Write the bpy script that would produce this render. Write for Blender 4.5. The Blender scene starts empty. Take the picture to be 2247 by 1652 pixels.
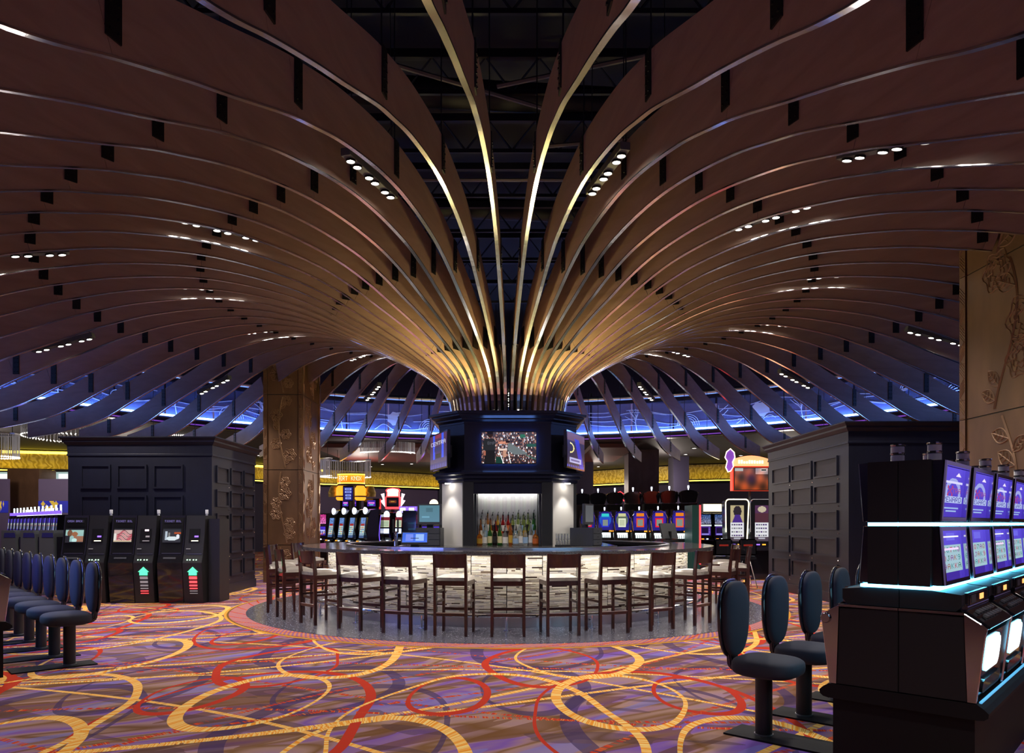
import bpy, bmesh, math, random
import numpy as np
from mathutils import Vector, Matrix
random.seed(7)
PI = math.pi
sc = bpy.context.scene
COL = sc.collection

# ------------------------------------------------------------------ camera, world, exposure
F_PX, CXP, YH, CAMH = 1595.0, 1123.5, 1148.0, 1.42
X0, D0 = -0.07, 12.9                     # centre of the round bar
cam_d = bpy.data.cameras.new('camera'); cam = bpy.data.objects.new('camera', cam_d); COL.objects.link(cam)
cam_d.sensor_fit = 'HORIZONTAL'; cam_d.sensor_width = 36.0
cam_d.lens = F_PX / 2247.0 * 36.0
cam_d.shift_y = (YH - 826.0) / 2247.0
cam_d.clip_start = 0.05; cam_d.clip_end = 200
cam.location = (0, 0, CAMH); cam.rotation_euler = (PI/2, 0, 0)
sc.camera = cam
sc.view_settings.view_transform = 'Standard'; sc.view_settings.look = 'None'
sc.view_settings.gamma = 1.0; sc.view_settings.exposure = 0.0; sc.view_settings.use_curve_mapping = False
world = bpy.data.worlds.new('world'); sc.world = world; world.use_nodes = True
wb = world.node_tree.nodes['Background']
wb.inputs[0].default_value = (0.36, 0.27, 0.62, 1); wb.inputs[1].default_value = 0.36

def lamp(kind, name, loc, energy, color, parent=None, **kw):
    d = bpy.data.lights.new(name, kind); d.energy = energy; d.color = color
    for k, v in kw.items(): setattr(d, k, v)
    o = bpy.data.objects.new(name, d); COL.objects.link(o); o.location = loc
    if parent: o.parent = parent
    return o

def lin(c):
    return tuple((x/12.92 if x <= .04045 else ((x+.055)/1.055)**2.4) for x in c)
def rgb(r, g, b): return lin((r/255., g/255., b/255.))
def P(x, y, Y):                       # photograph pixel at depth Y -> world
    return Vector(((x-CXP)*Y/F_PX, Y, CAMH+(YH-y)*Y/F_PX))
def XP(x, Y): return (x-CXP)*Y/F_PX
def ZP(y, Y): return CAMH+(YH-y)*Y/F_PX

# ------------------------------------------------------------------ materials
def mat(name, color=(.5,.5,.5), rough=.5, metal=0., emit=None, strength=0., spec=.5, coat=0.):
    m = bpy.data.materials.new(name); m.use_nodes = True
    b = m.node_tree.nodes['Principled BSDF']
    b.inputs['Base Color'].default_value = (*color, 1); b.inputs['Roughness'].default_value = rough
    b.inputs['Metallic'].default_value = metal; b.inputs['Specular IOR Level'].default_value = spec
    b.inputs['Coat Weight'].default_value = coat
    if emit: b.inputs['Emission Color'].default_value = (*emit, 1); b.inputs['Emission Strength'].default_value = strength
    return m
class G:
    """small node-graph helper"""
    def __init__(s, m): s.t = m.node_tree; s.n = s.t.nodes; s.l = s.t.links; s.b = s.n.get('Principled BSDF')
    def put(s, node, i, v):
        if isinstance(v, bpy.types.NodeSocket): s.l.new(v, node.inputs[i])
        elif v is not None: node.inputs[i].default_value = v
    def m(s, op, a, b=None, c=None, clamp=False):
        k = s.n.new('ShaderNodeMath'); k.operation = op; k.use_clamp = clamp
        s.put(k, 0, a); s.put(k, 1, b)
        if c is not None: s.put(k, 2, c)
        return k.outputs[0]
    def pos(s): return s.n.new('ShaderNodeNewGeometry').outputs['Position']
    def obj(s): return s.n.new('ShaderNodeTexCoord').outputs['Object']
    def sep(s, v):
        k = s.n.new('ShaderNodeSeparateXYZ'); s.put(k, 0, v); return k.outputs
    def comb(s, x, y, z=0.):
        k = s.n.new('ShaderNodeCombineXYZ'); s.put(k, 0, x); s.put(k, 1, y); s.put(k, 2, z); return k.outputs[0]
    def map(s, v, scale=(1,1,1), rot=(0,0,0), loc=(0,0,0)):
        k = s.n.new('ShaderNodeMapping'); s.put(k, 0, v); k.inputs['Scale'].default_value = scale
        k.inputs['Rotation'].default_value = rot; k.inputs['Location'].default_value = loc; return k.outputs[0]
    def noise(s, v, scale=5., detail=2., rough=.5, dist=0.):
        k = s.n.new('ShaderNodeTexNoise'); s.put(k, 'Vector', v); k.inputs['Scale'].default_value = scale
        k.inputs['Detail'].default_value = detail; k.inputs['Roughness'].default_value = rough
        k.inputs['Distortion'].default_value = dist; return k.outputs[0]
    def vor(s, v, scale=5., feat='F1', out=0):
        k = s.n.new('ShaderNodeTexVoronoi'); k.feature = feat; s.put(k, 'Vector', v); k.inputs['Scale'].default_value = scale
        return k.outputs[out]
    def ramp(s, f, stops, const=False):
        k = s.n.new('ShaderNodeValToRGB'); s.put(k, 0, f); r = k.color_ramp
        if const: r.interpolation = 'CONSTANT'
        while len(r.elements) < len(stops): r.elements.new(.5)
        for e, (p, c) in zip(r.elements, stops): e.position = p; e.color = (*c, 1)
        return k.outputs[0]
    def mix(s, f, a, b):
        k = s.n.new('ShaderNodeMix'); k.data_type = 'RGBA'
        s.put(k, 0, f); s.put(k, 6, a if isinstance(a, bpy.types.NodeSocket) else (*a, 1)); s.put(k, 7, b if isinstance(b, bpy.types.NodeSocket) else (*b, 1))
        return k.outputs[2]
    def bump(s, h, strength=.3, dist=.01):
        k = s.n.new('ShaderNodeBump'); s.put(k, 'Height', h); k.inputs['Strength'].default_value = strength
        k.inputs['Distance'].default_value = dist; s.l.new(k.outputs[0], s.b.inputs['Normal'])
    def set(s, name, v): s.put(s.b, name, v)

# plain ones
M = {}
M['slot_chrome'] = mat('slot_dark_chrome', (.34,.34,.38), .14, 1.)
M['chrome'] = mat('chrome', (.82,.82,.85), .1, 1.)
M['trim_chrome'] = mat('mirror_trim', (.9,.9,.95), .16, 1.)
M['steel'] = mat('brushed_steel', (.62,.62,.66), .28, 1.)
M['black'] = mat('black_powder_coat', (.012,.012,.015), .5)
M['plate'] = mat('black_splice_steel', (.006,.006,.008), .45, .2)
M['gloss_black'] = mat('gloss_black', (.012,.012,.016), .12, 0., coat=.5)
M['shell'] = mat('chair_shell_black', (.015,.016,.022), .15, coat=.6)
M['fabric'] = mat('charcoal_fabric', rgb(38,41,54), .85)
M['screen_grey'] = mat('grey_panel', rgb(88,92,98), .5)
M['white_lit'] = mat('lit_white', (.8,.8,.8), .5, emit=(.8,.97,1), strength=2.2)
M['warm_lamp'] = mat('lamp_face', (.9,.9,.9), .4, emit=(1,.93,.82), strength=28.)
M['downlight'] = mat('downlight_face', (.9,.9,.9), .4, emit=(1,.93,.85), strength=9.)
M['led_blue'] = mat('led_blue', (.2,.3,.9), .4, emit=(.16,.34,1), strength=22.)
M['led_violet'] = mat('led_violet', (.3,.1,.6), .4, emit=(.35,.1,.9), strength=.4)
M['led_cyan'] = mat('led_cyan', (.3,.9,1), .4, emit=(.12,.68,1), strength=11.)
M['led_cyan_dim'] = mat('led_cyan_dim', (.2,.6,.9), .4, emit=(.08,.45,.85), strength=.8)
M['led_bar'] = mat('led_bar_warm_white', (1,1,1), .4, emit=(1,.93,.8), strength=34.)
M['led_niche'] = mat('led_niche', (1,1,1), .4, emit=(1,.95,.88), strength=24.)
M['cove'] = mat('cove_yellow', (1,.9,.2), .4, emit=(1,.74,.06), strength=5.)
M['red_glow'] = mat('red_glow', (.8,.05,.05), .4, emit=(1,.05,.06), strength=2.4)
M['dim_bar'] = mat('dim_bar', (.25,.24,.25), .4, emit=(.3,.28,.3), strength=.55)
M['green_glow'] = mat('green_glow', (.1,.8,.4), .4, emit=(.08,.8,.38), strength=1.5)
M['green_dot'] = mat('green_dot', (.6,1,.7), .4, emit=(.5,1,.6), strength=3.)
M['orange_glow'] = mat('orange_glow', (1,.5,.1), .4, emit=(1,.36,.02), strength=1.5)
M['cream_glow'] = mat('cream_glow', (1,.9,.7), .4, emit=(1,.85,.5), strength=3.)
M['pink_white'] = mat('pink_white_glow', (1,.9,.95), .4, emit=(1,.78,.85), strength=1.6)
M['violet_glow'] = mat('violet_glow', (.4,.2,1), .4, emit=(.2,.1,1), strength=1.5)
M['white_glow'] = mat('white_glow', (1,1,1), .4, emit=(.75,.82,1), strength=1.7)
M['segment'] = mat('amber_segments', (1,.4,.1), .4, emit=(1,.35,.1), strength=2.)
M['green_side'] = mat('dark_green_side', (.02,.12,.11), .45)
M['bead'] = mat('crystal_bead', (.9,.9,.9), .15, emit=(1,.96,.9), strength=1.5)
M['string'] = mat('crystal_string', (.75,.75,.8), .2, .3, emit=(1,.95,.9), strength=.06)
M['seat_leather'] = mat('pearl_leather', rgb(132,124,118), .34, .1)
M['signwhite'] = mat('backlit_sign', (.8,.9,.9), .5, emit=(.7,.85,.9), strength=1.1)
M['rib_white'] = mat('ribbed_white_panel', (.8,.8,.78), .5)
M['white_pillar'] = mat('pale_pillar', (.62,.6,.57), .35)
M['grey_monitor'] = mat('monitor_back', rgb(70,72,78), .45)
M['drawer'] = mat('register_grey', rgb(58,60,66), .5)
M['base_dark'] = mat('slot_base_dark', (.005,.005,.007), .6, spec=.2)
M['slot_side'] = mat('slot_side_laminate', (.009,.010,.013), .5, spec=.3)
M['translucent_stack'] = mat('candle_lens', (.7,.72,.78), .25, 0.)

def frame_screen_mat(name, k):
    m = mat(name, (.02,.02,.02), .25); g = G(m)
    a = g.n.new('ShaderNodeAttribute'); a.attribute_name = 'Col'
    g.set('Emission Color', a.outputs[0]); g.b.inputs['Emission Strength'].default_value = k
    return m
M['screen'] = frame_screen_mat('screen_picture', 1.0)
M['screen_hot'] = frame_screen_mat('screen_picture_bright', 2.2)

def attr_mat(name, rough, metal=0.):
    m = mat(name, (.5,.5,.5), rough, metal); g = G(m)
    a = g.n.new('ShaderNodeAttribute'); a.attribute_name = 'Col'; g.set('Base Color', a.outputs[0]); return m
M['mosaic'] = attr_mat('linear_mosaic_tile', .22)

def wood(name, c1, c2, rough, scale=(.6,6,6), coat=0.):
    m = mat(name, c1, rough, coat=coat); g = G(m); v = g.map(g.obj(), scale)
    n = g.noise(v, 2.2, 4., .6, 1.2); g.set('Base Color', g.ramp(n, [(.3, c1), (.7, c2)])); g.bump(g.noise(v, 8., 3.), .06, .004)
    return m
M['maple'] = wood('maple_veneer', rgb(158,130,116), rgb(176,148,132), .42, (.5,5,2.5))
M['stool_wood'] = wood('dark_mahogany', rgb(44,20,18), rgb(66,30,24), .28, (6,6,1.5), .3)
M['cabinet'] = wood('black_navy_paint', rgb(20,22,38), rgb(25,27,46), .45, (3,3,1))
M['cabinet_panel'] = wood('stained_inset_panel', rgb(32,29,38), rgb(42,37,46), .5, (1,1,6))
M['kiosk'] = wood('kiosk_paint', rgb(26,27,42), rgb(31,32,50), .28, (3,3,1))

def granite(name, c1, c2, rough, sc_=120.):
    m = mat(name, c1, rough); g = G(m); v = g.pos()
    n = g.noise(v, sc_, 3., .7); g.set('Base Color', g.ramp(n, [(.38, c1), (.52, c2), (.7, tuple(x*1.9 for x in c2))])); return m
M['granite'] = granite('grey_granite', rgb(52,50,52), rgb(88,86,88), .1)
def terrazzo():
    m = mat('grey_terrazzo', rgb(86,86,98), .22); g = G(m); v = g.pos()
    a = g.m('LESS_THAN', g.vor(v, 30.), .2); b = g.m('LESS_THAN', g.vor(g.map(v, loc=(3,5,0)), 70.), .24)
    base = g.ramp(g.noise(v, 60., 3.), [(.35, rgb(66,66,80)), (.65, rgb(104,104,120))])
    c = g.mix(g.m('MULTIPLY', b, .5), base, rgb(150,150,160)); c = g.mix(g.m('MULTIPLY', a, g.m('GREATER_THAN', g.noise(v, 30., 1.), .5)), c, rgb(225,225,235))
    g.set('Base Color', c); return m
M['terrazzo'] = terrazzo()

def carpet():
    m = mat('swirl_carpet', (.4,.3,.3), .95, spec=.1); g = G(m)
    X, Y, Z = g.sep(g.pos())
    wob = g.m('MULTIPLY', g.m('SUBTRACT', g.noise(g.pos(), .5, 1.), .5), .5)
    p2 = g.comb(X, g.m('MULTIPLY', Y, .55))
    s1 = g.noise(g.map(g.map(p2, rot=(0, 0, -.3)), (.45, 2.6, 1)), 1.5, 1.5, .5, .5)
    base = g.ramp(s1, [(.30, rgb(118,84,168)), (.36, rgb(152,120,142)), (.42, rgb(162,128,120)), (.47, rgb(120,86,52)), (.51, rgb(154,118,128)), (.56, rgb(120,84,166)), (.62, rgb(158,124,130)), (.68, rgb(108,74,48)), (.74, rgb(164,130,124))])
    s2 = g.noise(g.map(g.map(p2, rot=(0, 0, -.45)), (.4, 3.4, 1), (0, 0, 0), (7, 3, 0)), 1.7, 1., .5, .3)
    base = g.mix(g.m('MULTIPLY', g.m('GREATER_THAN', s2, .57), .7), base, rgb(108,70,38))
    base = g.mix(g.m('MULTIPLY', g.m('LESS_THAN', s2, .37), .5), base, rgb(118,120,196))
    s3 = g.noise(g.map(g.map(p2, rot=(0, 0, .2)), (.5, 3.2, 1), (0, 0, 0), (1, 9, 0)), 1.9, 1., .5, .3)
    base = g.mix(g.m('MULTIPLY', g.m('GREATER_THAN', s3, .6), .55), base, rgb(78,56,66))
    def lattice(px, py, ox, oy, R, w, ecc, stretch=1.9, rot=0.):
        u = g.m('ADD', X, wob); v = g.m('DIVIDE', Y, stretch)
        if rot:
            u2 = g.m('ADD', g.m('MULTIPLY', u, math.cos(rot)), g.m('MULTIPLY', v, math.sin(rot)))
            v = g.m('SUBTRACT', g.m('MULTIPLY', v, math.cos(rot)), g.m('MULTIPLY', u, math.sin(rot))); u = u2
        row = g.m('FLOOR', g.m('DIVIDE', g.m('SUBTRACT', v, oy/stretch - py/2), py))
        u = g.m('ADD', u, g.m('MULTIPLY', row, px*.37))
        u = g.m('SUBTRACT', g.m('FLOORED_MODULO', g.m('SUBTRACT', u, ox - px/2), px), px/2)
        v = g.m('SUBTRACT', g.m('FLOORED_MODULO', g.m('SUBTRACT', v, oy/stretch - py/2), py), py/2)
        r1 = g.m('SQRT', g.m('ADD', g.m('MULTIPLY', u, u), g.m('MULTIPLY', v, v)))
        u3 = g.m('ADD', u, ecc)
        r2 = g.m('SQRT', g.m('ADD', g.m('MULTIPLY', u3, u3), g.m('MULTIPLY', v, v)))
        band = g.m('MULTIPLY', g.m('LESS_THAN', r1, R), g.m('GREATER_THAN', r2, R-w))
        return band, g.m('ARCTAN2', v, u)
    navy = rgb(66,50,92); red = rgb(186,52,34); org = rgb(232,150,44); yel = rgb(240,206,128)
    for px, py, ox, oy, R, w, e in ((1.7, 1.5, .2, 6.3, .5, .07, .04), (2.3, 1.8, -1.2, 5.0, .75, .09, -.05)):
        b, a = lattice(px, py, ox, oy, R, w, e); base = g.mix(g.m('MULTIPLY', b, .75), base, navy)
    def hatch(a, n, c1, c2, thr):
        h = g.noise(g.comb(g.m('MULTIPLY', a, n), 0.), 1., 3., .7); return g.mix(g.m('GREATER_THAN', h, thr), c1, c2)
    def line(ang, per, off, w, amp, fr, ph):
        t = g.m('ADD', g.m('MULTIPLY', X, -math.sin(ang)), g.m('MULTIPLY', Y, math.cos(ang)))
        q = g.m('ADD', g.m('MULTIPLY', X, math.cos(ang)), g.m('MULTIPLY', Y, math.sin(ang)))
        t = g.m('ADD', t, g.m('MULTIPLY', g.m('SINE', g.m('ADD', g.m('MULTIPLY', q, fr), ph)), amp))
        f = g.m('FLOORED_MODULO', g.m('ADD', t, off), per)
        return g.m('LESS_THAN', f, w), q
    for ang, per, off, w, amp, fr, ph, kind in ((.12, 1.9, .3, .05, .5, .55, 0., 'r'), (.5, 2.3, 1.2, .06, .6, .5, 1., 'y'), (-.25, 2.1, .7, .05, .45, .6, 2., 'r'), (.95, 2.6, .9, .05, .5, .5, 3., 'r'),
                                             (-.5, 2.6, 2.1, .05, .6, .45, .5, 'y'), (.22, 2.9, .2, .06, .7, .4, 2.6, 'y'), (.75, 2.4, 0., .05, .4, .7, 4., 'r'), (-.05, 2.7, 1.6, .045, .5, .5, 5., 'y')):
        b, q = line(ang, per, off, w, amp, fr, ph)
        gate = g.m('GREATER_THAN', g.noise(g.comb(g.m('MULTIPLY', q, 30.), g.m('MULTIPLY', X, .6)), 1., 2., .7), .49 if kind == 'r' else .36)
        c = hatch(q, 60., red, rgb(214,130,60), .54) if kind == 'r' else hatch(q, 60., yel, org, .5)
        base = g.mix(g.m('MULTIPLY', b, gate), base, c)
    for px, py, ox, oy, R, w, e, kind in ((2.05, 1.62, -.55, 6.05, .36, .05, .02, 'r'), (3.1, 2.5, 1.1, 5.2, .95, .05, .022, 'r'), (2.6, 2.1, .3, 7.3, .55, .05, -.02, 'r'), (2.45, 1.9, -1.77, 7.8, .62, .06, .03, 'y'), (2.9, 2.3, .85, 5.9, .5, .06, -.03, 'y'), (3.7, 2.6, -.2, 4.9, 1.05, .045, .018, 'y')):
        b, a = lattice(px, py, ox, oy, R, w, e); n = 2*R*70.
        gap = g.m('GREATER_THAN', g.noise(g.comb(g.m('MULTIPLY', a, n*.9), 3.), 1., 2., .7), .66)
        if kind == 'r': c = g.mix(gap, hatch(a, n*.4, red, rgb(176,60,36), .55), rgb(214,130,66))
        else: c = g.mix(gap, hatch(a, n*.3, yel, org, .5), rgb(172,60,30))
        base = g.mix(b, base, c)
    g.set('Base Color', base); g.bump(g.noise(g.pos(), 300., 1.), .15, .003)
    return m
M['carpet'] = carpet()
def carpet_border():
    m = mat('carpet_border', (.4,.3,.3), .95, spec=.1); g = G(m); X, Y, Z = g.sep(g.pos())
    dx = g.m('SUBTRACT', X, X0); dy = g.m('SUBTRACT', Y, D0)
    a = g.m('MULTIPLY', g.m('ARCTAN2', dy, dx), 4.5); r = g.m('SQRT', g.m('ADD', g.m('MULTIPLY', dx, dx), g.m('MULTIPLY', dy, dy)))
    chk = g.m('GREATER_THAN', g.m('MULTIPLY', g.m('SINE', g.m('MULTIPLY', a, 75.)), g.m('SINE', g.m('MULTIPLY', r, 90.))), 0.)
    base = g.mix(chk, rgb(206,132,70), rgb(120,84,146))
    t = g.m('FLOORED_MODULO', g.m('ADD', a, g.m('MULTIPLY', r, 2.)), .62); base = g.mix(g.m('LESS_THAN', t, .06), base, rgb(184,58,28))
    edge = g.m('GREATER_THAN', r, 4.62); base = g.mix(edge, base, rgb(120,84,40))
    edge = g.m('GREATER_THAN', r, 4.65); base = g.mix(edge, base, rgb(205,150,60))
    g.set('Base Color', base); return m
M['border'] = carpet_border()

def bronze():
    m = mat('bronze_carved_panel', rgb(150,104,66), .42, .25); g = G(m)
    g.set('Base Color', g.ramp(g.noise(g.map(g.pos(), (1,1,.4)), 3., 3.), [(.35, rgb(94,68,50)), (.7, rgb(114,84,62))])); return m
M['bronze'] = bronze()
M['relief'] = mat('bronze_relief', rgb(132,100,76), .35, .3)
def patterned(name, c1, c2, rough, scale, strength=.8):
    m = mat(name, c1, rough, .2); g = G(m); v = g.obj()
    w = g.n.new('ShaderNodeTexWave'); g.put(w, 'Vector', v); w.inputs['Scale'].default_value = scale; w.inputs['Distortion'].default_value = 9.; w.inputs['Detail'].default_value = 1.
    w.inputs['Detail Scale'].default_value = 2.4
    g.set('Base Color', g.mix(w.outputs[0], c1, c2)); g.bump(w.outputs[0], strength, .02); return m
M['gold_band'] = patterned('embossed_gold_band', rgb(176,150,60), rgb(220,196,104), .5, 1.6)
M['mauve_column'] = patterned('mauve_damask', rgb(84,66,76), rgb(92,74,84), .5, .8, .2)
M['far_wall'] = mat('far_wall_paint', rgb(40,34,60), .7)
M['lilac_wall'] = mat('lilac_wall_paint', rgb(96,84,118), .7)
M['deck'] = mat('black_ceiling_deck', rgb(4,4,6), .8)
M['truss'] = mat('dark_truss', rgb(17,16,24), .6, .2)
M['pipe'] = mat('grey_conduit', rgb(120,116,112), .35, .7)
M['low_ceiling'] = mat('dark_ceiling_board', rgb(22,17,20), .7)
M['red_ceiling'] = mat('oxblood_ceiling_panel', rgb(92,44,40), .6)
M['fascia'] = mat('dark_fascia', rgb(26,24,44), .35)
M['etch'] = mat('etched_frost', rgb(225,232,255), .6, emit=(.3,.4,1), strength=.12)
def glass_mat():
    m = bpy.data.materials.new('balustrade_glass'); m.use_nodes = True; t = m.node_tree; t.nodes.clear()
    out = t.nodes.new('ShaderNodeOutputMaterial'); tr = t.nodes.new('ShaderNodeBsdfTransparent'); tr.inputs[0].default_value = (.62,.68,.95,1)
    gl = t.nodes.new('ShaderNodeBsdfGlossy'); gl.inputs[0].default_value = (.6,.7,1,1); gl.inputs[1].default_value = .06
    df = t.nodes.new('ShaderNodeBsdfDiffuse'); df.inputs[0].default_value = (.4,.45,.75,1)
    a = t.nodes.new('ShaderNodeMixShader'); a.inputs[0].default_value = .16; b = t.nodes.new('ShaderNodeMixShader'); b.inputs[0].default_value = .30
    t.links.new(tr.outputs[0], a.inputs[1]); t.links.new(gl.outputs[0], a.inputs[2]); t.links.new(a.outputs[0], b.inputs[1]); t.links.new(df.outputs[0], b.inputs[2]); t.links.new(b.outputs[0], out.inputs[0])
    return m
M['glass'] = glass_mat()
def bottle_mat(name, c, alpha=.5):
    m = mat(name, c, .06); m.node_tree.nodes['Principled BSDF'].inputs['Transmission Weight'].default_value = alpha; return m
BOT = [bottle_mat('glass_'+n, rgb(*c), t) for n, c, t in (('clear', (225,228,225), .85), ('amber', (190,110,30), .6), ('green', (50,120,40), .6), ('gold', (215,170,60), .6), ('dark', (30,20,15), .3), ('red', (170,30,25), .5), ('lime', (170,190,90), .7))]
LAB = [mat('label_'+n, rgb(*c), .6) for n, c in (('white', (225,222,215)), ('cream', (220,210,160)), ('black', (25,22,24)), ('gold', (190,150,50)), ('orange', (215,110,50)), ('blue', (150,180,210)))]

# ------------------------------------------------------------------ mesh builder
class MB:
    def __init__(s): s.v = []; s.f = []; s.c = []
    def add(s, vs, fs, col=None):
        n = len(s.v); s.v += [tuple(v) for v in vs]; s.f += [tuple(i+n for i in f) for f in fs]
        s.c += [col or (1,1,1)]*len(fs); return s
    def box(s, x0, x1, y0, y1, z0, z1, m=None, col=None):
        vs = [(x,y,z) for z in (z0,z1) for y in (y0,y1) for x in (x0,x1)]
        if m is not None: vs = [m @ Vector(v) for v in vs]
        return s.add(vs, [(0,2,3,1),(4,5,7,6),(0,1,5,4),(2,6,7,3),(0,4,6,2),(1,3,7,5)], col)
    def prism(s, poly, x0, x1, axis='x', m=None):
        """poly of (a,b): axis x -> (x,a,b); axis y -> (a,y,b); axis z -> (a,b,z)"""
        n = len(poly)
        def pt(t, a, b): return Vector((t,a,b)) if axis == 'x' else Vector((a,t,b)) if axis == 'y' else Vector((a,b,t))
        vs = [pt(x0,a,b) for a,b in poly]+[pt(x1,a,b) for a,b in poly]
        if m is not None: vs = [m @ v for v in vs]
        return s.add(vs, [tuple(range(n))[::-1], tuple(range(n,2*n))]+[(i,(i+1)%n,(i+1)%n+n,i+n) for i in range(n)])
    def lathe(s, prof, seg=16, c=(0,0,0), m=None, caps=True):
        vs = []; fs = []
        for r,z in prof:
            for k in range(seg):
                a = 2*PI*k/seg; vs.append(Vector((c[0]+r*math.cos(a), c[1]+r*math.sin(a), c[2]+z)))
        for i in range(len(prof)-1):
            for k in range(seg): fs.append((i*seg+k, i*seg+(k+1)%seg, (i+1)*seg+(k+1)%seg, (i+1)*seg+k))
        if caps: fs.append(tuple(range(seg))[::-1]); fs.append(tuple(range((len(prof)-1)*seg, len(prof)*seg)))
        if m is not None: vs = [m @ v for v in vs]
        return s.add(vs, fs)
    def tube(s, pts, r, seg=6, closed=False):
        pts = [Vector(p) for p in pts]; n = len(pts); vs = []; fs = []
        for i,p in enumerate(pts):
            t = (pts[(i+1)%n]-pts[i-1]) if closed else (pts[min(i+1,n-1)]-pts[max(i-1,0)])
            if t.length < 1e-9: t = Vector((0,0,1))
            t.normalize(); up = Vector((0,0,1)) if abs(t.z) < .9 else Vector((1,0,0))
            a = t.cross(up).normalized(); b = t.cross(a)
            for k in range(seg):
                q = 2*PI*k/seg; vs.append(p+(a*math.cos(q)+b*math.sin(q))*r)
        for i in range(n if closed else n-1):
            j = (i+1)%n
            for k in range(seg): fs.append((i*seg+k, i*seg+(k+1)%seg, j*seg+(k+1)%seg, j*seg+k))
        if not closed: fs.append(tuple(range(seg))[::-1]); fs.append(tuple(range((n-1)*seg, n*seg)))
        return s.add(vs, fs)
    def arc(s, ri, ro, z0, z1, a0, a1, n, c=(0,0), full=False, col=None):
        """annular block about c; angle 0 = +x"""
        vs = []; 
        for k in range(n+1):
            a = a0+(a1-a0)*k/n; ca, sa = math.cos(a), math.sin(a)
            for r,z in ((ri,z0),(ro,z0),(ro,z1),(ri,z1)): vs.append((c[0]+r*ca, c[1]+r*sa, z))
        fs = []
        for k in range(n):
            for q in range(4): fs.append((k*4+q, k*4+(q+1)%4, k*4+4+(q+1)%4, k*4+4+q))
        if not full: fs += [(3,2,1,0), (n*4, n*4+1, n*4+2, n*4+3)]
        return s.add(vs, fs, col)
    def mesh(s, name, m, smooth=False, bevel=0.):
        me = bpy.data.meshes.new(name); me.from_pydata(s.v, [], s.f)
        if any(c != (1,1,1) for c in s.c):
            at = me.color_attributes.new('Col', 'FLOAT_COLOR', 'CORNER')
            arr = np.ones((len(me.loops), 4), dtype=np.float32); k = 0
            for f, c in zip(s.f, s.c):
                arr[k:k+len(f), :3] = c; k += len(f)
            at.data.foreach_set('color', arr.ravel())
        bm = bmesh.new(); bm.from_mesh(me); bmesh.ops.recalc_face_normals(bm, faces=bm.faces)
        if bevel: bmesh.ops.bevel(bm, geom=bm.edges, offset=bevel, segments=2, affect='EDGES', clamp_overlap=True)
        bm.to_mesh(me); bm.free()
        if smooth:
            me.shade_smooth()
            try: me.set_sharp_from_angle(angle=math.radians(40))
            except Exception: pass
        me.materials.append(m); return me
    def build(s, name, m, parent=None, loc=None, smooth=False, bevel=0., label=None):
        o = link(name, s.mesh(name, m, smooth, bevel), parent, loc)
        if label: o['label'] = label
        return o
def link(name, me, parent=None, loc=None):
    o = bpy.data.objects.new(name, me); COL.objects.link(o)
    if parent: o.parent = parent
    if loc is not None: o.location = loc
    return o
def tag(o, label, cat, group=None, kind=None):
    if label: o['label'] = label
    if cat: o['category'] = cat
    if group: o['group'] = group
    if kind: o['kind'] = kind
    return o
def thing(name, label, cat, loc=(0,0,0), rz=0., group=None):
    o = bpy.data.objects.new(name, None); COL.objects.link(o); o.location = loc; o.rotation_euler = (0,0,rz)
    o.empty_display_size = .1
    return tag(o, label, cat, group)
def copy_tree(o, parent=None):
    c = o.copy(); COL.objects.link(c); c.parent = parent
    for ch in list(o.children): copy_tree(ch, c)
    return c
def dup(o, loc, rz, label):
    c = copy_tree(o); c.location = loc; c.rotation_euler = (0,0,rz); c['label'] = label; return c
def struct(o): o['kind'] = 'structure'; return o
ORD = ['first','second','third','fourth','fifth','sixth','seventh','eighth','ninth','tenth','eleventh','twelfth','thirteenth','fourteenth','fifteenth','sixteenth','seventeenth','eighteenth','nineteenth','twentieth','twenty-first','twenty-second','twenty-third','twenty-fourth','twenty-fifth','twenty-sixth','twenty-seventh','twenty-eighth','twenty-ninth','thirtieth']

# ------------------------------------------------------------------ painted flat screens (pixels as mesh colours)
FONT = {'A':'01110100011000111111100011000110001','B':'11110100011000111110100011000111110','C':'01110100011000010000100001000101110','D':'11110100011000110001100011000111110','E':'11111100001000011110100001000011111','F':'11111100001000011110100001000010000',
 'G':'01110100011000010111100011000101110','H':'10001100011000111111100011000110001','I':'01110001000010000100001000010001110','J':'00111000100001000010000101001001100','K':'10001100101010011000101001001010001','L':'10000100001000010000100001000011111',
 'M':'10001110111010110101100011000110001','N':'10001110011010110011100011000110001','O':'01110100011000110001100011000101110','P':'11110100011000111110100001000010000','Q':'01110100011000110001101011001001101','R':'11110100011000111110101001001010001',
 'S':'01111100001000001110000010000111110','T':'11111001000010000100001000010000100','U':'10001100011000110001100011000101110','W':'10001100011000110101101011101110001','X':'10001100010101000100010101000110001','Y':'10001100010101000100001000010000100',
 '9':'01110100011000101111000010000101110','0':'01110100011001110101110011000101110','1':'00100011000010000100001000010001110','7':'11111000010001000100010000100001000',' ':'0'*35}
def text(img, s, x, y, c, k=1):
    """x,y = top-left in pixels, row 0 = top"""
    for ch in s:
        bits = FONT.get(ch, FONT[' '])
        for r in range(7):
            for q in range(5):
                if bits[r*5+q] == '1': img[y+r*k:y+(r+1)*k, x+q*k:x+(q+1)*k] = c
        x += 6*k
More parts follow.
